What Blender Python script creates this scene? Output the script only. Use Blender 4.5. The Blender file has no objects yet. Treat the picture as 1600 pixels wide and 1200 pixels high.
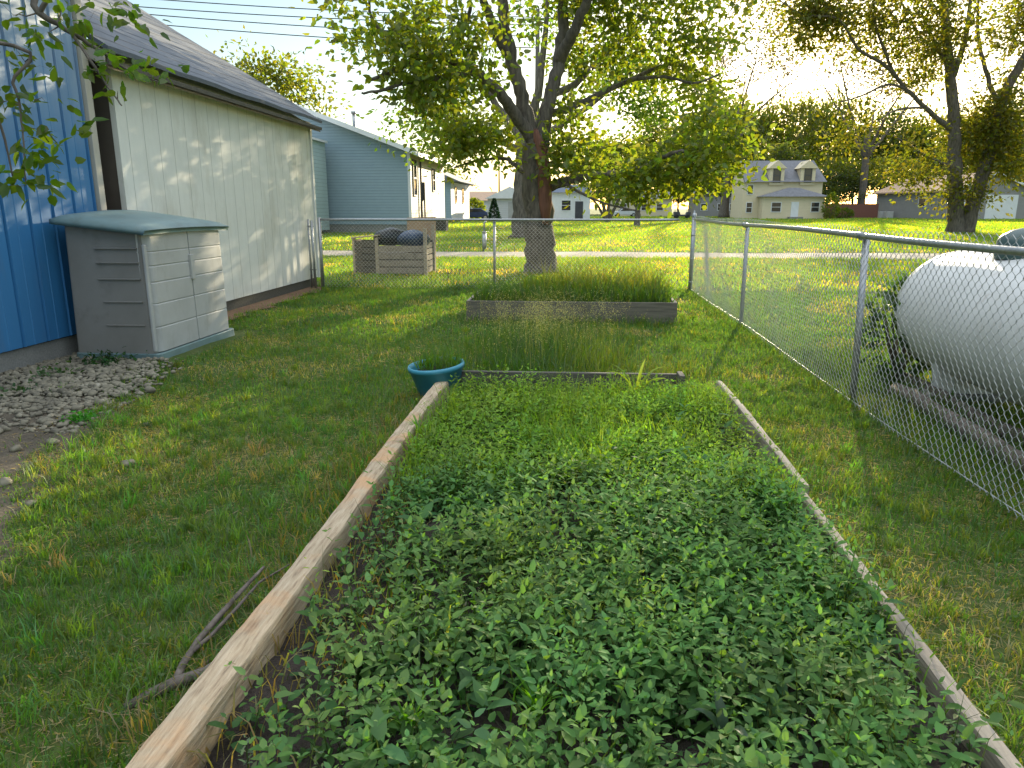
import bpy, math, random
import numpy as np
from mathutils import Vector
random.seed(7); rng = np.random.default_rng(11)
S = bpy.context.scene
COL = bpy.data.collections.new('scene'); S.collection.children.link(COL)
R = math.radians

# ------------------------------------------------------------------ camera
F, H = 1140., 1.40
PITCH = math.atan(274/F); YAW = math.atan(97/F*math.cos(PITCH))
cam = bpy.data.objects.new('camera', bpy.data.cameras.new('camera')); COL.objects.link(cam)
cam.location = (0, 0, H); cam.rotation_euler = (R(90)-PITCH, 0, YAW)
cam.data.sensor_width = 36; cam.data.lens = 36*F/1600; cam.data.clip_end = 6000; cam.data.clip_start = .05
S.camera = cam
FW = np.array([-math.sin(YAW)*math.cos(PITCH), math.cos(YAW)*math.cos(PITCH), -math.sin(PITCH)])
RT = np.array([math.cos(YAW), math.sin(YAW), 0]); UP = np.cross(RT, FW)
def at(px, py, Y):                       # world point seen at a photo pixel, at world depth Y
    r = FW + RT*(px-800)/F + UP*(600-py)/F
    return np.array([0, 0, H]) + r*Y/r[1]
def gnd(px, py, z=0.):
    r = FW + RT*(px-800)/F + UP*(600-py)/F
    return np.array([0, 0, H]) + r*(z-H)/r[2]
def wx(px, Y): return at(px, 326, Y)[0]
def wz(py, Y): return at(897, py, Y)[2]

# ------------------------------------------------------------------ light, world
SUN_EL, SUN_AZ = 11.6, 17.0
w = bpy.data.worlds.new('World'); S.world = w; w.use_nodes = True
nt = w.node_tree; bg = nt.nodes['Background']
sky = nt.nodes.new('ShaderNodeTexSky'); sky.sky_type = 'NISHITA'; sky.sun_disc = False
sky.sun_elevation = R(SUN_EL); sky.sun_rotation = R(SUN_AZ); sky.air_density = 1.1; sky.dust_density = .5; sky.ozone_density = 1.2
# unseen overhead cloud glow added to lift the shade, none towards the horizon
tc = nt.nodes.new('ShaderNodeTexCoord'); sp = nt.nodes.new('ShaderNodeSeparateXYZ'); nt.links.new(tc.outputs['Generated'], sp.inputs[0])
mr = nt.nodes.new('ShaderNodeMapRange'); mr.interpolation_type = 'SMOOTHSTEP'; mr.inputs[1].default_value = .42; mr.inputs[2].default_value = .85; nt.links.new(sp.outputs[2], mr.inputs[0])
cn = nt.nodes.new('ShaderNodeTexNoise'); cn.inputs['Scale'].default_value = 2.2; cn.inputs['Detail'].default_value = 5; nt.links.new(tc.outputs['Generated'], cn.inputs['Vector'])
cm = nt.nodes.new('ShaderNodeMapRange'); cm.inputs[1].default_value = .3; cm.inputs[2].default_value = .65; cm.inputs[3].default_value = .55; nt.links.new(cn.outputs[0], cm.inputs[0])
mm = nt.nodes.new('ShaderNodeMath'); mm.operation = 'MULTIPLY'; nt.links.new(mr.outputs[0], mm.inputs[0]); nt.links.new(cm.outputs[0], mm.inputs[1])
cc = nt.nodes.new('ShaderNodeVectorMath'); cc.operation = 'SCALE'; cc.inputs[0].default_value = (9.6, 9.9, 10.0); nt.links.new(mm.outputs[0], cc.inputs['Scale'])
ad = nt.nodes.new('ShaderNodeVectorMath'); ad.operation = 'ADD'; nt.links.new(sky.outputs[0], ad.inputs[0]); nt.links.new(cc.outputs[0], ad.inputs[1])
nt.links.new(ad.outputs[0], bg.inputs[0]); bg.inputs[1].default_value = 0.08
sl = bpy.data.lights.new('sun', 'SUN'); sl.energy = 5.0; sl.angle = R(.5); sl.color = (1, .85, .58)
so = bpy.data.objects.new('sun', sl); COL.objects.link(so)
so.rotation_euler = Vector((-math.sin(R(SUN_AZ))*math.cos(R(SUN_EL)), -math.cos(R(SUN_AZ))*math.cos(R(SUN_EL)), -math.sin(R(SUN_EL)))).to_track_quat('-Z', 'Y').to_euler()
S.view_settings.view_transform = 'Standard'; S.view_settings.look = 'None'; S.view_settings.exposure = 1.5; S.view_settings.gamma = 1
S.cycles.max_bounces = 6; S.cycles.diffuse_bounces = 3; S.cycles.transmission_bounces = 4; S.cycles.glossy_bounces = 2
S.cycles.use_denoising = True

# ------------------------------------------------------------------ materials
def new_mat(name):
    m = bpy.data.materials.new(name); m.use_nodes = True
    t = m.node_tree; b = t.nodes['Principled BSDF']
    return m, t, b
def noise(t, scale, detail=6, rough=.6, stretch=None, src='Object'):
    tc = t.nodes.new('ShaderNodeTexCoord'); n = t.nodes.new('ShaderNodeTexNoise')
    n.inputs['Scale'].default_value = scale; n.inputs['Detail'].default_value = detail; n.inputs['Roughness'].default_value = rough
    if stretch:
        mp = t.nodes.new('ShaderNodeMapping'); mp.inputs['Scale'].default_value = stretch
        t.links.new(tc.outputs[src], mp.inputs[0]); t.links.new(mp.outputs[0], n.inputs['Vector'])
    else: t.links.new(tc.outputs[src], n.inputs['Vector'])
    return n
def ramp(t, fac, stops):
    r = t.nodes.new('ShaderNodeValToRGB'); e = r.color_ramp.elements
    while len(e) < len(stops): e.new(.5)
    for k, (p, c) in enumerate(stops):
        e[k].position = p; e[k].color = (*c, 1)
    t.links.new(fac, r.inputs[0]); return r.outputs[0]
def bump(t, b, h, strength=.4, dist=.01):
    n = t.nodes.new('ShaderNodeBump'); n.inputs['Strength'].default_value = strength; n.inputs['Distance'].default_value = dist
    t.links.new(h, n.inputs['Height']); t.links.new(n.outputs[0], b.inputs['Normal'])
def mixc(t, f, a, b):
    n = t.nodes.new('ShaderNodeMix'); n.data_type = 'RGBA'
    for s, v in ((n.inputs[0], f), (n.inputs[6], a), (n.inputs[7], b)):
        if hasattr(v, 'is_output'): t.links.new(v, s)
        elif isinstance(v, (int, float)): s.default_value = v
        else: s.default_value = (*v, 1)
    return n.outputs[2]
def surf(name, c1, c2=None, scale=3., rough=.6, stretch=None, bs=.25, bd=.004, metal=0., c3=None, fine=None):
    """mottled surface: two or three colours over a noise, plus bump"""
    m, t, b = new_mat(name); c2 = c2 or tuple(x*.8 for x in c1)
    n = noise(t, scale, 7, .62, stretch)
    st = [(.3, c2), (.62, c1)] + ([(.78, c3)] if c3 else [])
    col = ramp(t, n.outputs[0], st)
    if fine:
        n2 = noise(t, fine, 4, .6, stretch)
        col = mixc(t, .5, col, ramp(t, n2.outputs[0], [(.35, tuple(x*.75 for x in c2)), (.65, c1)]))
        bump(t, b, n2.outputs[0], bs, bd)
    else: bump(t, b, n.outputs[0], bs, bd)
    t.links.new(col, b.inputs['Base Color']); b.inputs['Roughness'].default_value = rough; b.inputs['Metallic'].default_value = metal
    return m
def leaf_mat(name, trans=.5, tcol=(1.5, 1.5, .45), gloss=.06, rough=.35):
    """Col attribute tints; diffuse + translucent + a little gloss"""
    m = bpy.data.materials.new(name); m.use_nodes = True; t = m.node_tree; t.nodes.clear()
    o = t.nodes.new('ShaderNodeOutputMaterial'); a = t.nodes.new('ShaderNodeAttribute'); a.attribute_name = 'Col'
    d = t.nodes.new('ShaderNodeBsdfDiffuse'); tr = t.nodes.new('ShaderNodeBsdfTranslucent'); g = t.nodes.new('ShaderNodeBsdfGlossy')
    g.inputs['Roughness'].default_value = rough
    mu = t.nodes.new('ShaderNodeVectorMath'); mu.operation = 'MULTIPLY'; mu.inputs[1].default_value = tcol
    t.links.new(a.outputs['Color'], d.inputs[0]); t.links.new(a.outputs['Color'], mu.inputs[0]); t.links.new(mu.outputs[0], tr.inputs[0])
    m1 = t.nodes.new('ShaderNodeMixShader'); m1.inputs[0].default_value = trans
    t.links.new(d.outputs[0], m1.inputs[1]); t.links.new(tr.outputs[0], m1.inputs[2])
    m2 = t.nodes.new('ShaderNodeMixShader'); m2.inputs[0].default_value = gloss
    t.links.new(m1.outputs[0], m2.inputs[1]); t.links.new(g.outputs[0], m2.inputs[2]); t.links.new(m2.outputs[0], o.inputs[0])
    return m
M = {}
M['leaf'] = leaf_mat('tree_leaf', .6, (2.1, 1.9, .35), .03)
M['leafdim'] = leaf_mat('dull_tree_leaf', .22, (1.5, 1.4, .5), .02)
M['herb'] = leaf_mat('herb_leaf', .45, (1.6, 1.6, .4), .014, .5)
M['grass'] = leaf_mat('grass_blade', .58, (2.2, 1.9, .35), .035, .45)
M['bark'] = surf('bark', (.17, .145, .12), (.05, .042, .035), 5, .9, (3, 3, .5), .9, .03, c3=(.24, .21, .18))
M['twig'] = surf('grey_dead_bark', (.16, .13, .11), (.05, .04, .033), 18, .9, (1, 1, 1), .8, .006, c3=(.27, .24, .2))
M['scar'] = surf('stripped_red_wood', (.22, .095, .065), (.12, .055, .038), 6, .8, (6, 6, .5), .8, .02)
M['galv'] = surf('galvanised_steel', (.42, .43, .44), (.3, .31, .32), 30, .42, None, .1, .001, .75)
M['wire'] = surf('galvanised_wire', (.50, .50, .49), (.40, .40, .39), 30, .4, None, 0, .001, .35)
M['concrete'] = surf('concrete', (.30, .29, .27), (.19, .185, .175), 4, .9, None, .4, .006, fine=60)
M['soil'] = surf('dark_soil', (.045, .032, .025), (.018, .013, .010), 14, .95, None, .9, .02, fine=90)
M['dirt'] = surf('trodden_dirt', (.13, .105, .07), (.06, .047, .033), 4.2, .95, None, .9, .014, c3=(.19, .16, .11), fine=45)
M['gravel'] = surf('alley_gravel', (.42, .36, .28), (.27, .23, .18), 1.2, .95, None, .8, .02, fine=18)
M['stone'] = surf('river_stone', (.25, .22, .155), (.09, .078, .055), 9, .75, None, .3, .004, c3=(.38, .35, .29))
M['greytimber'] = surf('weathered_timber', (.36, .31, .25), (.17, .14, .11), 5, .9, (9, .5, 9), .7, .006, c3=(.45, .40, .33))
M['darktimber'] = surf('dark_weathered_timber', (.115, .105, .085), (.06, .053, .043), 5, .9, (.5, 9, 9), .6, .005)
M['paletimber'] = surf('pale_wood', (.42, .36, .27), (.28, .23, .17), 4, .85, (1, 9, 9), .4, .004)
M['ply'] = surf('plywood', (.42, .30, .19), (.33, .22, .14), 3, .8, (1, 1, 8), .2, .003)
M['black'] = surf('black_plastic', (.012, .013, .016), (.008, .008, .01), 8, .35, None, .4, .02)
M['bluebag'] = surf('dark_blue_plastic', (.02, .05, .11), (.012, .03, .07), 8, .4, None, .4, .02)
M['bluepot'] = surf('blue_plastic_pot', (.06, .29, .40), (.045, .23, .33), 6, .4, None, .1, .002)
M['boxgrey'] = surf('faded_grey_plastic', (.46, .455, .445), (.39, .385, .375), 2.5, .55, None, .08, .002)
M['boxshade'] = surf('shaded_taupe_plastic', (.26, .245, .225), (.22, .205, .185), 2.5, .6, None, .1, .002)  # body darker than the doors, near-side shade put into the colour
M['boxlid'] = surf('faded_teal_plastic', (.17, .25, .25), (.13, .20, .205), 3, .5, None, .15, .003)
M['tank'] = surf('white_tank_paint', (.66, .66, .65), (.50, .50, .48), 1.4, .5, (3, .6, .5), .05, .001)
_t = M['tank'].node_tree; _b = _t.nodes['Principled BSDF']; _src = _b.inputs['Base Color'].links[0].from_socket     # rust freckles and grime
_n = noise(_t, 9, 6, .7, (1, 1, .35)); _t.links.new(mixc(_t, ramp(_t, _n.outputs[0], [(.60, (0, 0, 0)), (.74, (.55, .55, .55))]), _src, (.30, .22, .16)), _b.inputs['Base Color'])
M['tankcap'] = surf('green_plastic_dome', (.045, .085, .08), (.035, .07, .065), 6, .4, None, .05, .001)
M['asphaltroof'] = None

def lines_mat(name, c1, c2, axis, period, gap=.06, depth=.006, rough=.5, dark=.45, metal=0., stain=.0, lap=False):
    """boards / ribs / laps repeating every period metres along an object axis; bump + darker groove"""
    m, t, b = new_mat(name)
    tc = t.nodes.new('ShaderNodeTexCoord'); sp = t.nodes.new('ShaderNodeSeparateXYZ'); t.links.new(tc.outputs['Object'], sp.inputs[0])
    dv = t.nodes.new('ShaderNodeMath'); dv.operation = 'DIVIDE'; dv.inputs[1].default_value = period; t.links.new(sp.outputs[axis], dv.inputs[0])
    fr = t.nodes.new('ShaderNodeMath'); fr.operation = 'FRACT'; t.links.new(dv.outputs[0], fr.inputs[0])
    n = noise(t, 2.2, 7, .65); n2 = noise(t, 14, 5, .6, (1, 1, .12) if axis != 2 else (.12, .12, 1))
    base = mixc(t, .35, ramp(t, n.outputs[0], [(.3, c2), (.65, c1)]), ramp(t, n2.outputs[0], [(.3, c2), (.7, c1)]))
    g = ramp(t, fr.outputs[0], [(0, (0, 0, 0)), (gap, (1, 1, 1)), (1-gap*.3, (1, 1, 1)), (1, (.0, .0, .0))])
    col = mixc(t, g, tuple(x*dark for x in c2), base)
    t.links.new(col, b.inputs['Base Color']); b.inputs['Roughness'].default_value = rough; b.inputs['Metallic'].default_value = metal
    if lap:
        hh = t.nodes.new('ShaderNodeMath'); hh.operation = 'SUBTRACT'; hh.inputs[0].default_value = 1; t.links.new(fr.outputs[0], hh.inputs[1])
        bump(t, b, hh.outputs[0], .7, depth)
    else: bump(t, b, g, .8, depth)
    return m
M['shedwall'] = lines_mat('white_t111_siding', (.80, .79, .74), (.68, .67, .62), 1, .30, .03, .006, .75, .55)
M['shedend'] = lines_mat('bare_brown_siding', (.13, .105, .085), (.085, .07, .055), 0, .30, .03, .006, .85, .5)
M['shedsoffit'] = surf('weathered_soffit', (.26, .20, .13), (.16, .12, .08), 4, .85, (4, 1, 4), .3, .004)
M['shingle'] = lines_mat('grey_asphalt_shingle', (.125, .14, .165), (.08, .09, .108), 0, .30, .16, .012, .95, .3)
M['bluemetal'] = surf('blue_painted_steel', (.04, .19, .42), (.032, .155, .36), 2.2, .4, (1, 1, .15), .05, .003)
_m = M['bluemetal']; _t = _m.node_tree; _b = _t.nodes['Principled BSDF']; _src = _b.inputs['Base Color'].links[0].from_socket    # chalky fading high on the wall, streaks
_n = noise(_t, 3, 5, .6, (1, 2.5, .25)); _tc = _t.nodes.new('ShaderNodeTexCoord'); _sp = _t.nodes.new('ShaderNodeSeparateXYZ'); _t.links.new(_tc.outputs['Object'], _sp.inputs[0])
_mr = _t.nodes.new('ShaderNodeMapRange'); _mr.inputs[1].default_value = 1.9; _mr.inputs[2].default_value = 3.0; _t.links.new(_sp.outputs[2], _mr.inputs[0])
_mu = _t.nodes.new('ShaderNodeMath'); _mu.operation = 'MULTIPLY'; _t.links.new(_mr.outputs[0], _mu.inputs[0]); _t.links.new(_n.outputs[0], _mu.inputs[1])
_t.links.new(mixc(_t, _mu.outputs[0], _src, (.42, .48, .55)), _b.inputs['Base Color'])
M['trimbeige'] = surf('beige_trim', (.50, .46, .40), (.36, .33, .28), 4, .7, (1, 1, .2), .15, .003)
M['lapblue'] = lines_mat('blue_grey_and_shade_siding', (.30, .40, .47), (.26, .35, .42), 2, .16, .12, .01, .6, .55)
M['lappale'] = lines_mat('pale_teal_lap_siding', (.44, .55, .57), (.38, .49, .51), 2, .2, .1, .01, .6, .6)
M['lapsunlit'] = lines_mat('sunlit_cream_siding', (.62, .55, .44), (.55, .48, .38), 2, .16, .12, .01, .6, .6)  # house side in a warm tone, sunlight put into the siding colour
M['housewhite'] = lines_mat('white_lap_siding', (.66, .67, .68), (.58, .59, .61), 2, .2, .1, .01, .6, .7)
M['houseyellow'] = lines_mat('pale_yellow_siding', (.74, .63, .44), (.66, .56, .38), 2, .2, .08, .01, .7, .7)
M['garagegrey'] = lines_mat('taupe_grey_siding', (.30, .29, .28), (.25, .24, .235), 2, .2, .08, .01, .7, .75)
M['white'] = surf('white_paint', (.74, .75, .76), (.66, .67, .68), 2, .5, None, .05, .002)
M['tanroof'] = surf('tan_shingle_roof', (.52, .35, .24), (.42, .28, .19), 3, .9, None, .2, .01)
M['greyroof'] = surf('slate_grey_roof', (.20, .20, .22), (.15, .15, .165), 3, .9, None, .2, .01)
M['glass'] = surf('window_glass', (.03, .035, .045), (.02, .025, .03), 2, .08, None, 0, .001)
M['darktrim'] = surf('dark_trim', (.06, .06, .07), (.04, .04, .05), 3, .6, None, .05, .002)
M['redwood'] = lines_mat('red_brown_privacy_boards', (.19, .075, .055), (.15, .06, .045), 0, .15, .08, .01, .8, .5)
M['bluecar'] = surf('dark_blue_car_paint', (.03, .05, .12), (.025, .04, .1), 2, .2, None, 0, .001)
M['whitecar'] = surf('silver_white_car_paint', (.6, .62, .65), (.55, .57, .6), 2, .25, None, 0, .001)
M['rubber'] = surf('black_rubber', (.015, .015, .015), (.01, .01, .01), 9, .8, None, .1, .002)
M['chips'] = surf('wood_chips', (.28, .16, .09), (.12, .07, .04), 22, .95, None, .9, .02, fine=80)

def stains(key, colr, sc, lo, hi, amt, stretch=None):
    t = M[key].node_tree; b = t.nodes['Principled BSDF']; src = b.inputs['Base Color'].links[0].from_socket; n = noise(t, sc, 7, .68, stretch)
    t.links.new(mixc(t, ramp(t, n.outputs[0], [(lo, (0, 0, 0)), (hi, (amt,)*3)]), src, colr), b.inputs['Base Color'])
stains('shedwall', (.45, .41, .32), 1.6, .52, .72, .55, (1, 1, .4)); stains('boxgrey', (.26, .24, .21), 3.5, .54, .75, .6, (1, 1, .5)); stains('boxshade', (.12, .11, .10), 3., .54, .75, .6)
stains('boxlid', (.12, .14, .12), 4., .52, .72, .6); stains('greytimber', (.08, .07, .055), 6, .56, .68, .8); stains('bluemetal', (.10, .17, .27), 2.5, .55, .75, .5, (1, 1.5, .3)); stains('galv', (.25, .18, .13), 12, .6, .75, .6)
# ------------------------------------------------------------------ mesh helpers
def link(o, parent=None):
    COL.objects.link(o)
    if parent is not None: o.parent = parent
    return o
def tag(o, label=None, cat=None, group=None, kind=None):
    if label: o['label'] = label
    if cat: o['category'] = cat
    if group: o['group'] = group
    if kind: o['kind'] = kind
    return o
def thing(name, loc, label, cat, group=None, rz=0.):
    o = bpy.data.objects.new(name, None); o.location = [float(v) for v in loc]; o.rotation_euler = (0, 0, rz); o.empty_display_size = .1
    link(o); return tag(o, label, cat, group)
def mesh_np(name, V, faces, mat, parent=None, col=None, smooth=False):
    """V (N,3); faces list of (M,k) int arrays"""
    me = bpy.data.meshes.new(name); V = np.asarray(V, dtype=np.float32)
    me.vertices.add(len(V)); me.vertices.foreach_set('co', V.ravel())
    faces = [np.asarray(f, dtype=np.int32) for f in faces if len(f)]
    nl = sum(f.size for f in faces); npoly = sum(len(f) for f in faces)
    me.loops.add(nl); me.loops.foreach_set('vertex_index', np.concatenate([f.ravel() for f in faces]))
    me.polygons.add(npoly); tot = np.concatenate([np.full(len(f), f.shape[1], np.int32) for f in faces])
    st = np.concatenate([[0], np.cumsum(tot)[:-1]]).astype(np.int32)
    me.polygons.foreach_set('loop_start', st)
    try: me.polygons.foreach_set('loop_total', tot)
    except Exception: pass
    if smooth: me.polygons.foreach_set('use_smooth', np.ones(npoly, dtype=bool))
    me.update(calc_edges=True); me.validate()
    if col is not None:
        a = me.attributes.new('Col', 'FLOAT_COLOR', 'POINT'); c = np.ones((len(V), 4), np.float32); c[:, :3] = col
        a.data.foreach_set('color', c.ravel())
    me.materials.append(mat)
    return link(bpy.data.objects.new(name, me), parent)
class MB:
    def __init__(s): s.v = []; s.f = []
    def poly(s, pts):
        k = len(s.v); s.v += [tuple(map(float, p)) for p in pts]; s.f.append(tuple(range(k, k+len(pts)))); return s
    def box(s, x0, y0, z0, x1, y1, z1): return s.hexa([(x0, y0, z0), (x1, y0, z0), (x1, y1, z0), (x0, y1, z0)], [(x0, y0, z1), (x1, y0, z1), (x1, y1, z1), (x0, y1, z1)])
    def hexa(s, b, t):
        k = len(s.v); n = len(b); s.v += [tuple(map(float, p)) for p in list(b)+list(t)]
        s.f.append(tuple(range(k+n-1, k-1, -1))); s.f.append(tuple(range(k+n, k+2*n)))
        for i in range(n): j = (i+1) % n; s.f.append((k+i, k+j, k+n+j, k+n+i))
        return s
    def prism_y(s, prof, y0, y1):       # profile in xz extruded along y
        return s.hexa([(x, y0, z) for x, z in prof], [(x, y1, z) for x, z in prof])
    def prism_x(s, prof, x0, x1):
        return s.hexa([(x0, y, z) for y, z in prof], [(x1, y, z) for y, z in prof])
    def tube(s, pts, rad, n=8, cap=True, jit=0.):
        pts = [Vector([float(c) for c in p]) for p in pts]; N = len(pts)
        if not hasattr(rad, '__len__'): rad = [rad]*N
        k = len(s.v); t0 = (pts[1]-pts[0]).normalized(); u = t0.orthogonal().normalized()
        for i, p in enumerate(pts):
            t = (pts[min(i+1, N-1)]-pts[max(i-1, 0)])
            t = t.normalized() if t.length > 1e-9 else t0
            u = (u - t*u.dot(t)); u = u.normalized() if u.length > 1e-6 else t.orthogonal().normalized(); v = t.cross(u)
            for a in range(n):
                an = 2*math.pi*a/n; rr = rad[i]*(1+random.uniform(-jit, jit))
                q = p+u*(math.cos(an)*rr)+v*(math.sin(an)*rr); s.v.append((q.x, q.y, q.z))
        for i in range(N-1):
            for a in range(n):
                b = (a+1) % n; s.f.append((k+i*n+a, k+i*n+b, k+(i+1)*n+b, k+(i+1)*n+a))
        if cap: s.f.append(tuple(range(k+n-1, k-1, -1))); s.f.append(tuple(range(k+(N-1)*n, k+N*n)))
        return s
    def lathe(s, prof, n=24, c=(0, 0, 0)):   # (r, z)
        k = len(s.v)
        for r, z in prof:
            for a in range(n): an = 2*math.pi*a/n; s.v.append((c[0]+r*math.cos(an), c[1]+r*math.sin(an), c[2]+z))
        for i in range(len(prof)-1):
            for a in range(n): b = (a+1) % n; s.f.append((k+i*n+a, k+i*n+b, k+(i+1)*n+b, k+(i+1)*n+a))
        return s
    def build(s, name, mat, parent=None, smooth=False, bevel=0., off=(0, 0, 0), seg=2):
        me = bpy.data.meshes.new(name); me.from_pydata([(x-off[0], y-off[1], z-off[2]) for x, y, z in s.v], [], s.f); me.update()
        me.materials.append(mat)
        if smooth:
            for p in me.polygons: p.use_smooth = True
        o = link(bpy.data.objects.new(name, me), parent); o.location = off
        if bevel:
            b = o.modifiers.new('bevel', 'BEVEL'); b.width = bevel; b.segments = seg; b.limit_method = 'ANGLE'; b.angle_limit = R(35)
        return o
def vnoise(x, y, seed=0):
    """2-D value noise, vectorised, 0..1"""
    r = np.random.default_rng(seed).random((256, 256)); xi = np.floor(x).astype(int); yi = np.floor(y).astype(int)
    fx = x-xi; fy = y-yi; fx = fx*fx*(3-2*fx); fy = fy*fy*(3-2*fy); g = lambda a, b: r[a % 256, b % 256]
    return (g(xi, yi)*(1-fx)+g(xi+1, yi)*fx)*(1-fy)+(g(xi, yi+1)*(1-fx)+g(xi+1, yi+1)*fx)*fy
def fbm(x, y, seed=0, o=3): return sum(vnoise(x*2**k, y*2**k, seed+k)/2**k for k in range(o))/sum(1/2**k for k in range(o))
def unit(a): return a/np.maximum(np.linalg.norm(a, axis=-1, keepdims=True), 1e-9)

# leaves: batch of folded blades
LEAF = {   # (t along, s across, fold lift) / faces
 'rhomb': ([(0, 0, 0), (.45, -.5, .12), (1, 0, 0), (.45, .5, .12)], [[0, 2, 1], [0, 3, 2]], []),
 'ovate': ([(0, 0, 0), (.5, 0, 0), (1, 0, -.02), (.2, -.42, .1), (.6, -.40, .1), (.2, .42, .1), (.6, .40, .1)], [[1, 2, 4], [1, 6, 2]], [[0, 1, 4, 3], [0, 5, 6, 1]]),
 'lance': ([(0, 0, 0), (.5, 0, 0), (1, 0, 0), (.4, -.5, .1), (.4, .5, .1)], [[0, 1, 3], [1, 2, 3], [0, 4, 1], [1, 4, 2]], []),
}
def leaves(P, D, Nn, L, W, shape='rhomb', droop=.15):
    D = unit(D); X = unit(np.cross(D, Nn)); Nn = np.cross(X, D)
    sh, tri, quad = LEAF[shape]; k = len(sh); n = len(P); V = np.empty((n, k, 3))
    for i, (t, s_, f) in enumerate(sh):
        V[:, i] = P + D*(L*t)[:, None] + X*(W*s_)[:, None] + Nn*(W*f - L*droop*t*t)[:, None]
    base = (np.arange(n)*k)[:, None, None]; fs = []
    if tri: fs.append((np.array(tri)[None]+base).reshape(-1, 3))
    if quad: fs.append((np.array(quad)[None]+base).reshape(-1, 4))
    return V.reshape(-1, 3), fs, k
def rdir(n, up=.0, spread=1.):
    v = rng.normal(size=(n, 3)); v[:, 2] = v[:, 2]*spread + up; return unit(v)
def join(parts):
    V = []; FS = {}; C = []; off = 0
    for v, fs, c in parts:
        V.append(v); C.append(c)
        for f in fs: FS.setdefault(f.shape[1], []).append(f+off)
        off += len(v)
    return np.concatenate(V), [np.concatenate(x) for x in FS.values()], np.concatenate(C)
def tint(n, base, var=.25, warm=.15):
    b = np.array(base)[None]*(1+rng.uniform(-var, var, (n, 1))); b = b*(1+rng.uniform(-warm, warm, (n, 3))*np.array([1, .4, .8])); return np.clip(b, .003, 1)
def blades(P, h, wd, lean, colr):
    """grass blades: 2-segment bent tapering strips. P (n,3)"""
    n = len(P); a = rng.uniform(0, 2*math.pi, n); dx = np.stack([np.cos(a), np.sin(a), np.zeros(n)], 1)
    b = rng.uniform(0, 2*math.pi, n); sd = np.stack([np.cos(b), np.sin(b), np.zeros(n)], 1); z = np.array([0, 0, 1.])
    m = P + dx*(h*lean*.3)[:, None] + z*(h*.6)[:, None]; tp = P + dx*(h*lean)[:, None] + z*(h*np.sqrt(np.clip(1-lean**2*.6, .1, 1)))[:, None]
    V = np.stack([P-sd*(wd/2)[:, None], P+sd*(wd/2)[:, None], m+sd*(wd*.4)[:, None], m-sd*(wd*.4)[:, None], tp], 1).reshape(-1, 3)
    base = (np.arange(n)*5)[:, None]
    return V, [np.array([[0, 1, 2, 3]])+base, np.array([[3, 2, 4]])+base], np.repeat(colr, 5, 0)

# ------------------------------------------------------------------ ground
def area_mask(x, y):
    """1 where lawn grows, 0 on bare ground"""
    m = np.ones_like(x)
    dirt = -2.15 - (np.clip(y, 2.2, 6.5)-2.2)*.42 + (fbm(x*2.1, y*2.1, 5)-.5)*.9      # edge of the stony corner
    dirt = dirt-.22+.25*(rng.random(x.shape)-.5)
    m[(x < dirt) & (y > 1.8) & (y < 7.2)] *= .07
    m[(x > -1.02) & (x < 1.06) & (y < 5.46) & (y > .8)] = 0                            # garden bed
    m[(x < -4.45) & (y > 7.2) & (y < 13)] *= .12
    m[(x < -3.65) & (y > 6.3) & (y < 8.3)] = 0
    m[(x > -1.36) & (x < 1.34) & (y > 9.05) & (y < 10.4)] = 0
    m[(x < -4.7) & (y < 14)] = 0
    pa = 21.7+.15*np.sin(x*.5); m[(y > pa) & (y < 24.5+.2*np.sin(x*.7+1))] = 0
    return m
def worn(x, y): return fbm(x*1.3+3, y*1.3, 21, 4)
gx = np.concatenate([-np.geomspace(900, 8, 22), np.linspace(-7, 7, 90), np.geomspace(8, 900, 22)])
gy = np.concatenate([[-40, -10, -3], np.linspace(-1, 22, 130), np.geomspace(23, 2500, 30)])
GX, GY = np.meshgrid(gx, gy); near = (GY < 20) & (abs(GX) < 7)
GZ = np.where(near, (fbm(GX*1.1, GY*1.1, 2)-.5)*.05*np.clip((20-GY)/5, 0, 1)*np.clip((7-abs(GX))/2, 0, 1), 0)
def gz(x, y): return np.where((y < 20) & (abs(x) < 7), (fbm(x*1.1, y*1.1, 2)-.5)*.05*np.clip((20-y)/5, 0, 1)*np.clip((7-abs(x))/2, 0, 1), 0)
ny, nx = GX.shape; idx = np.arange(ny*nx).reshape(ny, nx)
fq = np.stack([idx[:-1, :-1], idx[:-1, 1:], idx[1:, 1:], idx[1:, :-1]], -1).reshape(-1, 4)
gm, t, b = new_mat('lawn_ground')
n1 = noise(t, .9, 8, .65); n2 = noise(t, 22, 5, .7); n3 = noise(t, .06, 4, .5)
c = mixc(t, .5, ramp(t, n1.outputs[0], [(.35, (.07, .10, .03)), (.52, (.09, .115, .045)), (.7, (.17, .15, .09))]), ramp(t, n2.outputs[0], [(.3, (.04, .05, .018)), (.55, (.09, .12, .035)), (.75, (.24, .20, .11))]))
c = mixc(t, .35, c, ramp(t, n3.outputs[0], [(.35, (.06, .11, .02)), (.65, (.10, .13, .03))]))
t.links.new(c, b.inputs['Base Color']); b.inputs['Roughness'].default_value = 1; b.inputs['Specular IOR Level'].default_value = .1; bump(t, b, n2.outputs[0], .9, .03)
tag(mesh_np('ground', np.stack([GX, GY, GZ], -1).reshape(-1, 3), [fq], gm, smooth=True), kind='structure')
def sheet(name, outline_fn, xs, mat, z):       # strip between two edges along x
    lo = [(x, outline_fn(x)[0]) for x in xs]; hi = [(x, outline_fn(x)[1]) for x in xs]
    V = [(x, y, z) for x, y in lo]+[(x, y, z) for x, y in hi]; n = len(xs)
    return tag(mesh_np(name, V, [np.array([[i, i+1, n+i+1, n+i] for i in range(n-1)])], mat), kind='structure')
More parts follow.
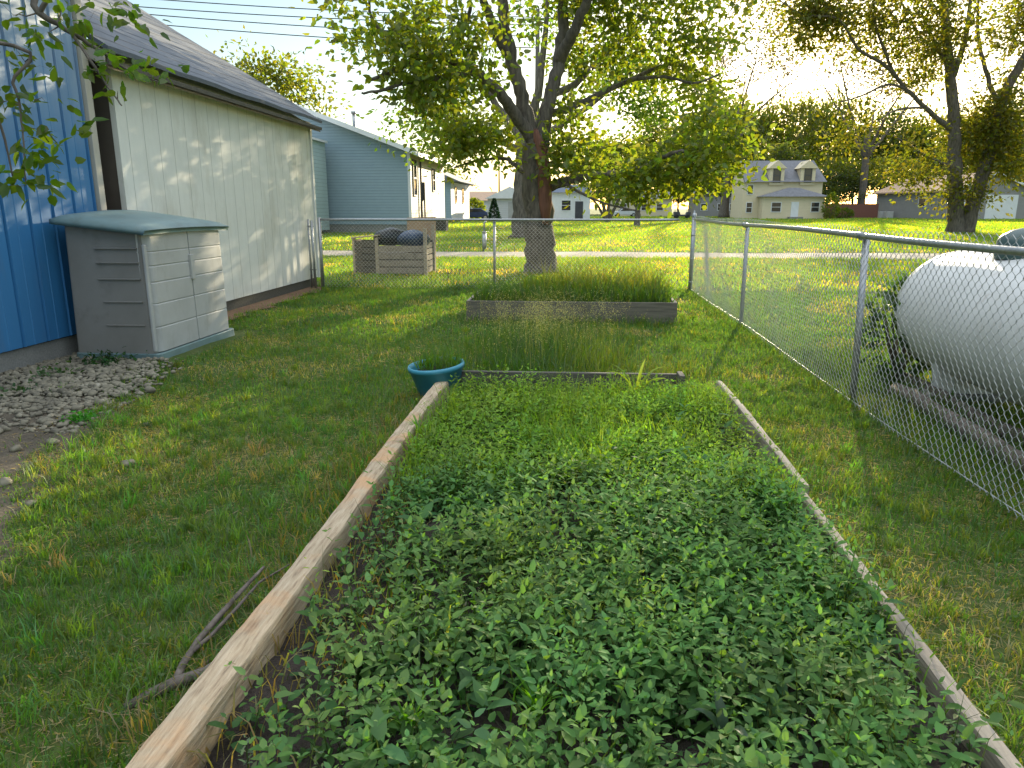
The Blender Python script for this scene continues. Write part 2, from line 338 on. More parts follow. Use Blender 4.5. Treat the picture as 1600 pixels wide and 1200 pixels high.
sheet('gravel_path', lambda x: (21.7+.15*math.sin(x*.5)+.1*math.sin(x*2.3), 24.5+.2*math.sin(x*.7+1)+.1*math.sin(x*1.9)), np.linspace(-60, 90, 260), M['gravel'], .012)
sheet('street', lambda x: (136, 144), [-300, 0, 300], M['concrete'], .012)
# bare dirt patch under the stones
ys = np.linspace(1.9, 7.15, 60); nxd = 26; V = []
for y in ys:
    e = -2.15-(min(max(y, 2.2), 6.5)-2.2)*.42+.28*(fbm(np.array([y*1.7]), np.array([.3]), 9)[0]-.5)*2
    e -= max(0, (2.5-y)*2.) + max(0, (y-6.7)*1.)
    for u in np.linspace(0, 1, nxd): V.append((-4.86*(1-u)+e*u, y, 0))
V = np.array(V); V[:, 2] = gz(V[:, 0], V[:, 1])+.012+(fbm(V[:, 0]*5, V[:, 1]*5, 31)-.5)*.02
idx = np.arange(len(V)).reshape(60, nxd); V[idx[:, -1], 2] -= .02
tag(mesh_np('bare_dirt', V, [np.stack([idx[:-1, :-1], idx[:-1, 1:], idx[1:, 1:], idx[1:, :-1]], -1).reshape(-1, 4)], M['dirt'], smooth=True), kind='structure')
sheet_chips = MB(); k = 24
ptsL = [(-4.72, 7.9+i*5.0/k) for i in range(k+1)]; ptsR = [(-4.36+.07*math.sin(i*1.3)+.05*math.sin(i*2.9), 7.9+i*5.0/k) for i in range(k+1)]
for i in range(k): sheet_chips.poly([(*ptsL[i], .03), (*ptsR[i], .022), (*ptsR[i+1], .022), (*ptsL[i+1], .03)])
tag(sheet_chips.build('wood_chip_strip', M['chips']), kind='structure')

# ------------------------------------------------------------------ grass
def lawn(name, x0, x1, y0, y1, dens, hm, wm, lean, label=None, straw=.0, kmax=400000):
    n = min(int((x1-x0)*(y1-y0)*dens), kmax); x = rng.uniform(x0, x1, n); y = y0+(y1-y0)*rng.random(n)
    keep = rng.random(n) < area_mask(x, y)*np.clip(1.5-worn(x, y)*1.1 + .25*(fbm(x*4, y*4, 77)-.5), .1, 1); x, y = x[keep], y[keep]; n = len(x)
    px = np.stack([x, y, gz(x, y)], 1); f = worn(x, y); cl = fbm(x*2.2, y*2.2, 61)
    h = hm*(.55+.9*rng.random(n))*(.65+.7*cl); wd = wm*(.7+.6*rng.random(n)); hv = rng.random(n)
    g = tint(n, (.08, .175, .048), .35, .25); dry = tint(n, (.33, .30, .17), .3, .1); lime = tint(n, (.15, .20, .035), .25, .2)
    pd = np.clip((f-.53)*3., 0, .6)+straw; q = rng.random(n); c = np.where((q < pd)[:, None], dry, g); c = np.where(((q > .82) & (cl > .45))[:, None], lime, c)
    ln = np.clip(lean*(.4+1.2*rng.random(n))+np.where(q < pd, .35, 0), .05, .95)
    return blades(px, np.where(q < pd, h*.8, h), wd, ln, c)
parts = [lawn('a', -3.4, -.96, .9, 5., 5200, .045, .0042, .55), lawn('a', -4.7, -.9, 5., 8., 2600, .045, .0055, .5), lawn('b', 1.05, 4.2, 1.2, 5.5, 4600, .045, .0045, .55),
         lawn('c', -1., 4.5, 5.4, 9, 2000, .046, .006, .5), lawn('d', -4.7, 5., 8, 13, 1200, .05, .009, .45)]
def clover(n, x0, x1, y0, y1, L):
    x = rng.uniform(x0, x1, n); y = rng.uniform(y0, y1, n); k = rng.random(n) < area_mask(x, y)*np.clip((fbm(x*1.6, y*1.6, 300)-.45)*5, 0, 1); x, y = x[k], y[k]; n = len(x)
    P = np.stack([x, y, gz(x, y)+rng.uniform(.008, .04, n)], 1); D = rdir(n, .2); v, fs, kk = leaves(P, D, rdir(n, 2.), L*(.6+.8*rng.random(n)), L*(.5+.6*rng.random(n)), 'rhomb', .1)
    return v, fs, np.repeat(tint(n, (.10, .18, .05), .35), kk, 0)
def tufts(m, per, x0, x1, y0, y1, h, wd, col):
    x = rng.uniform(x0, x1, m); y = rng.uniform(y0, y1, m); k = rng.random(m) < area_mask(x, y); x, y = np.repeat(x[k], per), np.repeat(y[k], per); n = len(x); hh = np.repeat(rng.uniform(.5, 1.3, n//per), per)
    x = x+rng.normal(0, .018, n); y = y+rng.normal(0, .018, n); tc_ = np.repeat(tint(n//per, col, .4, .35), per, 0)*rng.uniform(.8, 1.2, (n, 1))
    return blades(np.stack([x, y, gz(x, y)], 1), h*hh*(.5+.7*rng.random(n)), wd*(.7+.6*rng.random(n)), np.clip(.75*(.3+1.1*rng.random(n)), .05, .95), tc_)
def thatch(n, x0, x1, y0, y1, L, wd):
    x = rng.uniform(x0, x1, n); y = rng.uniform(y0, y1, n); k = rng.random(n) < np.clip(area_mask(x, y)+.12, 0, 1)*np.clip((worn(x, y)-.33)*4, .12, 1)*(area_mask(x, y) > 0); x, y = x[k], y[k]; n = len(x)
    P = np.stack([x, y, gz(x, y)+rng.uniform(.004, .02, n)], 1); a = rng.uniform(0, 6.28, n); D = np.stack([np.cos(a), np.sin(a), rng.normal(0, .12, n)], 1)
    v, fs, kk = leaves(P, D, rdir(n, 3.), L*(.5+rng.random(n)), np.full(n, wd)*(.6+.8*rng.random(n)), 'rhomb', .05); return v, fs, np.repeat(tint(n, (.33, .27, .16), .4, .12), kk, 0)
parts += [thatch(30000, -3.6, -.96, .9, 5.5, .05, .0035), thatch(24000, 1.08, 3.6, 1.2, 6, .05, .0035), thatch(12000, -4.5, 2, 5.5, 10, .06, .006)]
parts += [clover(16000, -3.4, -.96, 1., 6, .013), clover(9000, 1.1, 3., 1.2, 7, .014), clover(9000, -4.3, 2., 6, 11, .02), tufts(900, 22, -3.3, -.97, .9, 5, .085, .0045, (.11, .21, .05)), tufts(500, 20, 1.1, 2.9, 1.3, 6, .08, .005, (.11, .19, .04)), tufts(60, 18, -3.2, -.97, .9, 4, .09, .004, (.32, .29, .16)), tufts(700, 18, -4.4, 2, 5, 12.5, .08, .007, (.12, .20, .04))]
V, FS, C = join(parts); tag(mesh_np('lawn_grass', V, FS, M['grass'], col=C), 'short patchy green lawn grass around the garden beds', 'grass', kind='stuff')
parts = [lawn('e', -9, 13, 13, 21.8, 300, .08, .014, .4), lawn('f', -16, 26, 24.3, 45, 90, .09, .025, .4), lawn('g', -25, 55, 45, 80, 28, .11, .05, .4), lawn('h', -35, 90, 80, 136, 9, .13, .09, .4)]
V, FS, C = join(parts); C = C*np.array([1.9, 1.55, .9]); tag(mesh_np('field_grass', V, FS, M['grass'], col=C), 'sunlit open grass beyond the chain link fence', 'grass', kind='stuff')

# ------------------------------------------------------------------ chain link fence
def chain(A, B, z0, z1, w=.066, r=.0019, seed=3):
    """woven diamond mesh of zigzag wires between ground points A and B"""
    A, B = np.array(A, float), np.array(B, float); L = np.linalg.norm(B-A); d = (B-A)/L; nrm = np.array([-d[1], d[0]])
    nc = int(L/(w/2)); k = int((z1-z0)/(w/2)); zz = np.repeat(z0+np.arange(k+1)*w/2, 2); zz[1::2] += w*.10; zz = zz[:-1]; K = len(zz)
    st = np.repeat(np.arange(k+1), 2)[:-1]
    V = np.empty((nc, K, 4, 3)); rs = np.random.default_rng(seed)
    for i in range(nc):
        s_ = (i+((st+i) % 2))*w/2; u = s_; wob = .024*np.sin(u*1.7+np.sin(u*.6))*np.sin(zz*2.4) + .006*np.sin(u*5+zz*4)
        sagz = zz + .010*np.sin(u*2.1+np.sin(u*.9)) + rs.uniform(-.001, .001, K)
        off = wob + np.where((st+i) % 2, r*.9, -r*.9); c = np.stack([A[0]+d[0]*s_+nrm[0]*off, A[1]+d[1]*s_+nrm[1]*off, sagz], 1)
        for a, (e, f) in enumerate(((r, 0), (0, r), (-r, 0), (0, -r))):
            V[i, :, a] = c + np.array([d[0]*e+nrm[0]*f, d[1]*e+nrm[1]*f, 0])
    base = (np.arange(nc)*K*4)[:, None, None, None]+(np.arange(K-1)*4)[None, :, None, None]
    q = np.array([[a, (a+1) % 4, 4+(a+1) % 4, 4+a] for a in range(4)])[None, None]
    return V.reshape(-1, 3), [(base+q).reshape(-1, 4)]
FX = 2.04
fr = thing('chain_link_fence', (FX, 7, 0), 'long galvanised chain link fence running toward the viewer beside the white tank', 'fence')
V, FS = chain((FX, 12.9), (FX, .9), .02, 1.30, .066, .0021); V -= np.array([FX, 7, 0]); mesh_np('wire_mesh', V, FS, M['wire'], fr)
rl = MB(); P = [(0, y-7, 1.215+.008*math.sin(y*1.1)) for y in np.linspace(12.9, .9, 30)]; rl.tube(P, .021, 12); rl.build('top_rail', M['galv'], fr, True)
bw = MB(); bw.tube([(.012, y-7, .045+.012*math.sin(y*.9)) for y in np.linspace(12.9, .9, 30)], .0035, 6); bw.build('tension_wire', M['wire'], fr, True)
for y, le in ((9.15, .0), (5.47, .04), (1.9, 0)):
    p = MB(); p.tube([(.045+le*.5, y-7-.0, -.1), (.045, y-7+.03, 1.19)], .024, 12); o = p.build('post', M['galv'], fr, True)
    q = MB(); q.tube([(.0, y-7+.03, 1.212), (.045, y-7+.03, 1.20)], .03, 10); q.tube([(-.0, y-7-.01, 1.216), (0, y-7+.075, 1.216)], .0255, 12); q.build('loop_cap', M['galv'], o, True)
ff = thing('chain_link_fence', (-1.3, 12.9, 0), 'galvanised chain link fence across the back of the yard in front of the big tree', 'fence')
V, FS = chain((-4.45, 12.75), (FX-.02, 12.95), .03, 1.23, .066, .0026, 5); V -= np.array([-1.3, 12.9, 0]); mesh_np('wire_mesh', V, FS, M['wire'], ff)
rl = MB(); rl.tube([(-3.15+i*.312, -.15+.2*i/20.8, 1.215) for i in range(21)], .02, 12); rl.build('top_rail', M['galv'], ff, True)
for x, y, h, r in ((FX, 12.95, 1.27, .036), (wx(772, 12.85), 12.88, 1.19, .024), (-4.44, 12.75, 1.25, .03)):
    p = MB(); p.tube([(x+1.3, y-12.9, -.1), (x+1.3, y-12.9, h)], r, 12); o = p.build('post', M['galv'], ff, True)
    if r > .03:
        q = MB(); q.lathe([(r+.006, 0), (r+.006, .03), (r*.7, .055), (.014, .066), (.017, .08), (.012, .095), (0, .1)], 12, (x+1.3, y-12.9, h)); q.build('post_cap', M['galv'], o, True)
        for z in (.15, .55, .95):
            q = MB(); q.lathe([(r+.001, 0), (r+.005, .002), (r+.005, .02), (r+.001, .022)], 12, (x+1.3, y-12.9, z)); q.build('clamp_band', M['galv'], o, True)
gp = thing('gate_post', (-4.56, 12.7, 0), 'pale steel gate frame standing against the end of the white shed', 'gate post')
p = MB(); p.tube([(-.08, .05, 0), (-.08, .05, 1.22)], .02, 10); p.tube([(0, 0, 0), (0, 0, 1.2)], .022, 10); p.build('post', M['galv'], gp, True)
for z in (.35, 1.1): p = MB(); p.tube([(-.10, .05, z), (.03, 0, z)], .012, 8); p.build('hinge', M['galv'], gp, True)

# ------------------------------------------------------------------ front garden bed
bed = thing('raised_garden_bed', (0, 3.4, 0), 'long low timber garden bed overgrown with leafy herbs in the foreground', 'garden bed')
def timber(x, y0, y1, wd, z0, z1, seed, wob=.01, lean=0., n=60):
    """a worn timber: rounded profile swept along y with noise"""
    b = MB(); prof = [(-.5, 0), (-.5, .90), (-.45, .98), (-.2, 1), (.2, 1), (.45, .98), (.5, .90), (.5, 0)]; r = random.Random(seed); k = len(prof)
    for i in range(n+1):
        y = y0+(y1-y0)*i/n; dx = wob*math.sin(y*1.9+seed)+r.uniform(-.0025, .0025); s_ = 1+.06*math.sin(y*3.1+seed)+.02*math.sin(y*9+seed)+r.uniform(-.015, .015)
        for u, v in prof: b.v.append((x+dx+u*wd*s_+lean*v, y-3.4, z0+(z1-z0)*v*(1+r.uniform(-.012, .012))))
    for i in range(n):
        for a in range(k-1): b.f.append((i*k+a, (i+1)*k+a, (i+1)*k+a+1, i*k+a+1))
    b.f.append(tuple(range(k))); b.f.append(tuple(range(n*k+k-1, n*k-1, -1)))
    return b
m, t, b = new_mat('sunbleached_log')
n1 = noise(t, 2.2, 6, .6); n2 = noise(t, 8, 6, .65, (9, .8, 9)); n3 = noise(t, 3.5, 3, .5)
c = ramp(t, n2.outputs[0], [(.3, (.17, .115, .075)), (.46, (.38, .29, .19)), (.7, (.52, .42, .30))])
c = mixc(t, ramp(t, n1.outputs[0], [(.52, (0, 0, 0)), (.62, (.8, .8, .8))]), c, (.52, .30, .15)); c = mixc(t, ramp(t, n3.outputs[0], [(.6, (0, 0, 0)), (.70, (.8, .8, .8))]), c, (.13, .075, .045))
t.links.new(c, b.inputs['Base Color']); b.inputs['Roughness'].default_value = .9; bump(t, b, n2.outputs[0], .8, .008)
M['log'] = m
M['bedboard'] = surf('brown_grey_board', (.175, .155, .12), (.10, .088, .068), 5, .9, (.6, 9, 9), .6, .005)
timber(-.955, .9, 5.42, .096, -.03, .155, 3, .007).build('side_board', M['log'], bed)
tb = timber(1.12, 3.35, 5.5, .044, -.03, .13, 5, .008, .0, 14); tb.build('side_board', M['greytimber'], bed)
timber(1.075, .9, 3.34, .046, -.03, .115, 8, .01, .0, 16).build('side_board', M['greytimber'], bed)
e = MB(); n = 10
e.hexa([(-.89, 1.96, -.02), (.80, 2.05, -.02), (.80, 2.09, -.02), (-.89, 2.00, -.02)], [(-.89, 1.96, .20), (.80, 2.05, .185), (.80, 2.09, .185), (-.89, 2.0, .20)]); e.build('end_board', M['darktimber'], bed, bevel=.006)
e = MB(); e.box(.80, 1.93, -.02, .842, 2.10, .20); e.build('corner_stake', M['darktimber'], bed, bevel=.006)
# soil
sx = np.linspace(-.91, 1.06, 60); sy = np.linspace(.9, 5.36, 120); SX, SY = np.meshgrid(sx, sy); SZ = .05+(fbm(SX*4, SY*4, 8)-.5)*.07+(fbm(SX*17, SY*17, 18)-.5)*.03
idx = np.arange(SX.size).reshape(SX.shape)
mesh_np('soil', np.stack([SX, SY-3.4, SZ], -1).reshape(-1, 3), [np.stack([idx[:-1, :-1], idx[:-1, 1:], idx[1:, 1:], idx[1:, :-1]], -1).reshape(-1, 4)], M['soil'], bed, smooth=True)
# herbs: decussate pairs of ovate leaves on upright sprigs
def herbs(n, x0, x1, y0, y1, hm, Lm, nodes, keepf, basecol, seed, wr=1.):
    x = rng.uniform(x0, x1, n); y = rng.uniform(y0, y1, n); kp = rng.random(n) < keepf(x, y); x, y = x[kp], y[kp]; n = len(x); out = []
    h = hm*(.55+.7*rng.random(n))*(.45+1.1*fbm(x*2.5, y*2.5, seed)); lean = rng.normal(0, .25, (n, 2)); ph = rng.uniform(0, math.pi, n); sc = .6+.75*rng.random(n)
    tone = .7+.75*fbm(x*3, y*3, seed+40); warm = fbm(x*1.7, y*1.7, seed+50)
    stemV = []
    for k in range(nodes):
        f = (k+.6)/nodes; zc = .05+h*f; cx = x+lean[:, 0]*h*f*f; cy = y+lean[:, 1]*h*f*f; C0 = np.stack([cx, cy, zc], 1)
        size = Lm*sc*(1.0-.55*abs(f-.45)*1.3)*(.85 if k < nodes-1 else .6)
        for side in (0, math.pi):
            a = ph+k*math.pi/2+side+rng.normal(0, .25, n); el = -.4+1.35*f+rng.normal(0, .3, n)
            D = np.stack([np.cos(a)*np.cos(el), np.sin(a)*np.cos(el), np.sin(el)], 1); N_ = np.stack([-np.cos(a)*np.sin(el), -np.sin(a)*np.sin(el), np.cos(el)], 1)+rng.normal(0, .2, (n, 3))
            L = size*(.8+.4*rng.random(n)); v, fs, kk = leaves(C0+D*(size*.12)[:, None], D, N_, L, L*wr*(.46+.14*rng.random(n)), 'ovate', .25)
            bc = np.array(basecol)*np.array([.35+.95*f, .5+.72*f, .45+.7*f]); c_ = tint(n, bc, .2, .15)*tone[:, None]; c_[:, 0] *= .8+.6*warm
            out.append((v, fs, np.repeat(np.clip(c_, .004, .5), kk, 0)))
    # stems as thin blades
    P = np.stack([x, y, np.full(n, .04)], 1); out.append(blades(P, h*.95, np.full(n, .004), np.clip(np.linalg.norm(lean, axis=1), .02, .6), tint(n, (.05, .08, .03), .2)))
    return out
def dens_bed(x, y):
    gap = fbm(x*2.6+9, y*2.6, 90); d = np.clip((gap-.22)*5, .1, 1)
    edge = np.clip((x+.90)/np.where(y < 3, .40, .2), .0, 1)**1.5*np.clip(.35+(y-1.)*.3, 0, 1)**(np.where(x < -.5, 1., .0)); hole = 1-np.exp(-(((x+.25)/.28)**2+((y-1.65)/.17)**2))*.85
    rim = np.clip((np.where(y < 2.1, .95, 1.06)-x)*9+.15, 0, 1); return np.clip(d*(.05+.95*edge)*hole*rim, 0, 1)
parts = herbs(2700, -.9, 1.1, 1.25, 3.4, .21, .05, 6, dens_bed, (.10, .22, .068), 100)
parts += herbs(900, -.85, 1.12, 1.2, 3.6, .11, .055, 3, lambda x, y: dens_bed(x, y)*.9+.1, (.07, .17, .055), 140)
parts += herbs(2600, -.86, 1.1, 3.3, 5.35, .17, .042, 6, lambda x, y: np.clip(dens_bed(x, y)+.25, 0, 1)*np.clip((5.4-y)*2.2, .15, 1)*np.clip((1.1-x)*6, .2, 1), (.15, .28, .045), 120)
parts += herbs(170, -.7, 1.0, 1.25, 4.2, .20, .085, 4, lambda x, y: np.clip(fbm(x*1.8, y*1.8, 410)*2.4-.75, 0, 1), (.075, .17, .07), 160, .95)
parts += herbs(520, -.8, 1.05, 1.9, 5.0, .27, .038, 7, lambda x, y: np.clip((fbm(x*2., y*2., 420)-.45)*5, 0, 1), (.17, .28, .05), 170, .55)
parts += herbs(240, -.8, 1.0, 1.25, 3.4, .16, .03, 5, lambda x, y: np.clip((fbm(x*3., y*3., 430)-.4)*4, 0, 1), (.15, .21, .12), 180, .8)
V, FS, C = join(parts); tag(mesh_np('herb_ground_cover', V, FS, M['herb'], col=C), 'dense mat of soft green herb leaves filling the front bed', 'ground cover', kind='stuff')
# grassy weeds through the bed
def strip(n, x0, x1, y0, y1, hm, wm, lean, col, z=.0, keep=None):
    x = rng.uniform(x0, x1, n); y = rng.uniform(y0, y1, n)
    if keep is not None: k = rng.random(n) < keep(x, y); x, y = x[k], y[k]; n = len(x)
    return blades(np.stack([x, y, np.full(n, z)], 1), hm*(.5+.9*rng.random(n)), wm*(.6+.8*rng.random(n)), np.clip(lean*(.3+1.4*rng.random(n)), .03, .95), tint(n, col, .3, .25))
cl = lambda s_, th: (lambda x, y: np.clip((fbm(x*2.2, y*2.2, s_)-th)*6, 0, 1)*np.clip((5.4-y)*2.2, .15, 1))
parts = [strip(2600, -.88, 1.05, 1.2, 3.4, .15, .006, .6, (.06, .14, .02), .05, cl(201, .55)), strip(9500, -.86, 1.05, 3.2, 5.35, .18, .005, .5, (.13, .24, .035), .05, cl(205, .36)),
         strip(500, -.9, -.6, 1.2, 3.4, .10, .005, .8, (.22, .19, .08), .05)]
V, FS, C = join(parts); tag(mesh_np('bed_weed_grass', V, FS, M['grass'], col=C), 'thin green grass blades growing among the herbs in the front bed', 'weed grass', kind='stuff')

def single_blades(name, spec, label, cat, base, mat='grass', colr=(.09, .19, .025)):
    """a single plant of long arching strap leaves: spec = (azimuth, length, arch, width)"""
    o = thing(name, base, label, cat); Vs, Fs, Cs = [], [], []; k = 0
    for az, L, arch, wd in spec:
        n = 9; d = np.array([math.cos(az), math.sin(az), 0]); s_ = np.array([-math.sin(az), math.cos(az), 0]); p = np.zeros(3); ang = R(84)
        for i in range(n):
            u = i/(n-1); ww = wd*math.sin(math.pi*min(.12+u*.88, 1))**.7*.5+.0008
            fold = np.array([0, 0, ww*.5]); Vs += [p-s_*ww+fold, p.copy(), p+s_*ww+fold]; Cs += [np.array(colr)*(.8+.4*u)]*3
            ang -= arch*(.3+1.4*u)/n; p = p + (d*math.cos(ang)+np.array([0, 0, 1])*math.sin(ang))*L/(n-1)
        for i in range(n-1):
            a = k+i*3; Fs += [[a, a+1, a+4, a+3], [a+1, a+2, a+5, a+4]]
        k += n*3
    mesh_np('leaf_blades', Vs, [np.array(Fs)], M[mat], o, np.array(Cs), True); return o
p = gnd(1005, 640, .06); p[1] = 5.0; p[0] = wx(1005, 5.0); p[2] = .05
single_blades('corn_seedling', [(R(200), .38, 1.7, .03), (R(160), .36, 1.3, .035), (R(20), .38, 1.6, .035), (R(-10), .36, 2.2, .03), (R(60), .36, .9, .025)], 'young corn seedling with arching bright leaves near the back board of the front bed', 'plant', p, colr=(.16, .24, .03))
p = gnd(697, 1050, .06); single_blades('tall_weed', [(R(80), .2, .45, .009), (R(200), .1, 1.2, .006)], 'single upright yellow green stalk among the dark herbs of the front bed', 'plant', p, colr=(.25, .30, .05))
p = gnd(1130, 1165, .08); single_blades('strap_leaf_weed', [(R(-70), .16, 2.2, .03), (R(100), .14, 1.6, .028), (R(160), .13, 2., .026)], 'broad pointed grey green leaf weed at the bottom of the front bed', 'plant', p, colr=(.05, .10, .055))
for px, py, lab in ((640, 1165, 'bright green grass tuft at the bottom of the front bed left of centre'), (838, 1140, 'bright green grass tuft beside bare soil at the bottom of the front bed'), (655, 690, 'bright green grass tuft inside the front bed beside the bleached log')):
    single_blades('grass_tuft', [(rng.uniform(0, 6.28), rng.uniform(.09, .2), rng.uniform(.6, 1.9), .008) for _ in range(26)], lab, 'grass tuft', gnd(px, py, .05), colr=(.09, .24, .025))
# dry leaf and clods
p = gnd(612, 805, .1); o = thing('dry_leaf', p, 'curled pale yellow dead leaf lying beside the bleached log', 'leaf')
v, fs, k = leaves(np.array([[0, 0, .02], [.01, .0, .02]]), np.array([[-.6, .5, .3], [.6, -.7, .1]]), np.array([[.2, .2, 1.], [.3, .2, 1]]), np.array([.10, .11]), np.array([.03, .03]), 'ovate', .35)
mesh_np('blade', v, fs, M['herb'], o, np.tile([.5, .42, .2], (len(v), 1)), True)

# ------------------------------------------------------------------ dead branch on the lawn
db = thing('dead_branch', gnd(290, 1050), 'grey forked dead branch lying on the grass beside the bleached log', 'branch'); o0 = np.array(db.location)
def lp(*ps): return [np.array(p)-o0 for p in ps]
b = MB()
g = lambda px, py, z: gnd(px, py, z)
b.tube(lp(g(195, 1106, .015), g(235, 1085, .02), g(275, 1066, .035), g(320, 1050, .04), g(350, 1030, .05), g(368, 1010, .06)), [.012, .016, .017, .015, .012, .005], 9, jit=.14)
b.tube(lp(g(275, 1066, .035), g(285, 1040, .045), g(310, 1000, .05), g(345, 960, .06), g(380, 920, .07), g(412, 886, .08)), [.013, .012, .011, .0095, .008, .006], 8, jit=.12)
b.tube(lp(g(300, 1018, .05), g(330, 993, .05), g(370, 950, .06), g(405, 910, .05), g(452, 882, .04)), [.008, .007, .006, .005, .0025], 7, jit=.1)
b.tube(lp(g(300, 1056, .04), g(330, 1030, .02), g(365, 1008, .015)), [.007, .005, .003], 6, jit=.1)
b.build('limb', M['twig'], db, True)

# ------------------------------------------------------------------ pot
po = thing('flower_pot', (wx(681, 5.38), 5.38, -.03), 'round blue plastic pot full of weeds at the corner of the front bed', 'flower pot')
po.rotation_euler = (R(3), R(-5), 0)
b = MB(); b.lathe([(0, 0), (.135, 0), (.14, .01), (.205, .25), (.214, .252), (.218, .27), (.214, .285), (.203, .287), (.195, .25), (.188, .22)], 36); b.build('body', M['bluepot'], po, True)
b = MB(); b.lathe([(.19, .225), (.1, .235), (0, .24)], 20); b.build('potting_soil', M['soil'], po, True)
n = 420; a = rng.uniform(0, 6.28, n); r = .18*np.sqrt(rng.random(n)); P = np.stack([r*np.cos(a), r*np.sin(a), np.full(n, .23)], 1)
v, fs, c = blades(P, .14*(.4+rng.random(n)), np.full(n, .006), np.clip(.3+.8*rng.random(n), 0, .95), tint(n, (.07, .16, .02), .3, .3))
pw = thing('pot_weeds', (po.location[0], po.location[1], 0), 'green weeds growing out of the blue pot', 'plant'); mesh_np('leaf_blades', v, fs, M['grass'], pw, c)

# ------------------------------------------------------------------ back garden bed
bb = thing('raised_garden_bed', (0, 9.7, 0), 'rectangular grey board raised bed holding tall grass before the back fence', 'garden bed')
def board(x0, y0, x1, y1, th, z0, z1, nm, mat):
    d = np.array([x1-x0, y1-y0]); d = d/np.linalg.norm(d); q = np.array([-d[1], d[0]])*th
    b = MB(); b.hexa([(x0, y0, z0), (x1, y1, z0), (x1+q[0], y1+q[1], z0), (x0+q[0], y0+q[1], z0)], [(x0, y0, z1), (x1, y1, z1), (x1+q[0], y1+q[1], z1), (x0+q[0], y0+q[1], z1)]); b.build(nm, mat, bb, bevel=.005)
board(-1.33, -.62, 1.29, -.62, .04, -.02, .275, 'front_board', M['bedboard']); board(-1.33, .66, 1.29, .66, .04, -.02, .28, 'rear_board', M['bedboard'])
board(-1.29, -.578, -1.29, .658, .04, -.02, .275, 'side_board', M['greytimber']); board(1.29, -.578, 1.29, .658, .04, -.02, .28, 'side_board', M['greytimber'])
b = MB(); b.box(-1.28, -.57, .0, 1.24, .65, .22); b.build('soil', M['soil'], bb)
parts = [strip(4200, -1.25, 1.22, 9.15, 10.3, .24, .011, .6, (.065, .14, .025), .2), strip(1500, -.7, 1.22, 9.4, 10.3, .36, .012, .6, (.12, .19, .03), .2), strip(700, -.4, 1.22, 9.6, 10.3, .46, .009, .45, (.24, .26, .06), .2), strip(500, -1.25, 1.2, 9.12, 9.3, .25, .01, .7, (.08, .15, .03), .2)]
V, FS, C = join(parts); tag(mesh_np('tall_bed_grass', V, FS, M['grass'], col=C), 'tall upright grass filling the back raised bed', 'grass', kind='stuff')
# weedy tangle between the beds
parts = []
for cx, cy, rx, ry, n, h, col in ((-.40, 7.0, .65, .9, 2300, .22, (.06, .13, .025)), (.15, 6.6, .4, .6, 500, .24, (.12, .18, .03)), (-.2, 8.3, .6, .5, 500, .15, (.08, .14, .03)), (.75, 6.2, .5, .35, 300, .15, (.12, .16, .03)), (-.5, 6.0, .45, .4, 800, .22, (.05, .12, .022))):
    r = rng.normal(0, .5, (n, 2)); x = cx+r[:, 0]*rx; y = cy+r[:, 1]*ry; k = (y > 5.55) & (y < 9.05); x, y = x[k], y[k]; n = len(x)
    parts.append(blades(np.stack([x, y, np.zeros(n)], 1), h*(.4+rng.random(n)), .006*(.6+.8*rng.random(n)), np.clip(.75*(.3+1.3*rng.random(n)), .03, .95), tint(n, col, .3, .25)))
V, FS, C = join(parts); tag(mesh_np('weed_patch', V, FS, M['grass'], col=C), 'tangled patch of tall weeds between the two garden beds', 'weeds', kind='stuff')
# seed-head stalks
parts = []; n = 260; x = rng.normal(-.3, .36, n); y = rng.normal(7.2, .7, n); y = np.clip(y, 5.7, 8.9); h = rng.uniform(.3, .62, n)
P = np.stack([x, y, np.zeros(n)], 1); ln = np.clip(rng.random(n)*.45, .03, .5); st0 = rng.bit_generator.state
parts.append(blades(P, h, np.full(n, .0028), ln, tint(n, (.22, .25, .11), .2)))
m = 26; Q = np.repeat(P, m, 0)+rng.normal(0, .045, (n*m, 3))*np.array([1, 1, 1.3]); Q[:, 2] += np.repeat(h*.9, m); v, fs, k = leaves(Q, rdir(n*m, .5), rdir(n*m), np.full(n*m, .016), np.full(n*m, .0035), 'rhomb', 0)
parts.append((v, fs, np.repeat(tint(n*m, (.42, .42, .28), .2), k, 0))); V, FS, C = join(parts)
tag(mesh_np('seed_head_grass', V, FS, M['grass'], col=C), 'feathery tan seed heads above the weeds between the beds', 'grass', kind='stuff')
# longer weeds along the fence foot and round the tank
parts = [strip(2600, 1.85, 2.35, 1.5, 12.9, .10, .006, .6, (.07, .13, .025)), strip(1500, 2.2, 2.8, 3.5, 7.5, .16, .007, .6, (.06, .12, .03)), strip(900, -4.3, 2, 12.7, 13.2, .16, .009, .5, (.07, .14, .03)), strip(900, -1.3, -1.0, 1.5, 5.3, .09, .005, .7, (.20, .18, .08)), strip(700, -1.4, 1.4, 8.85, 9.04, .14, .007, .6, (.07, .14, .025))]
V, FS, C = join(parts); tag(mesh_np('fence_weeds', V, FS, M['grass'], col=C), 'ragged longer grass along the foot of the fences', 'weeds', kind='stuff')

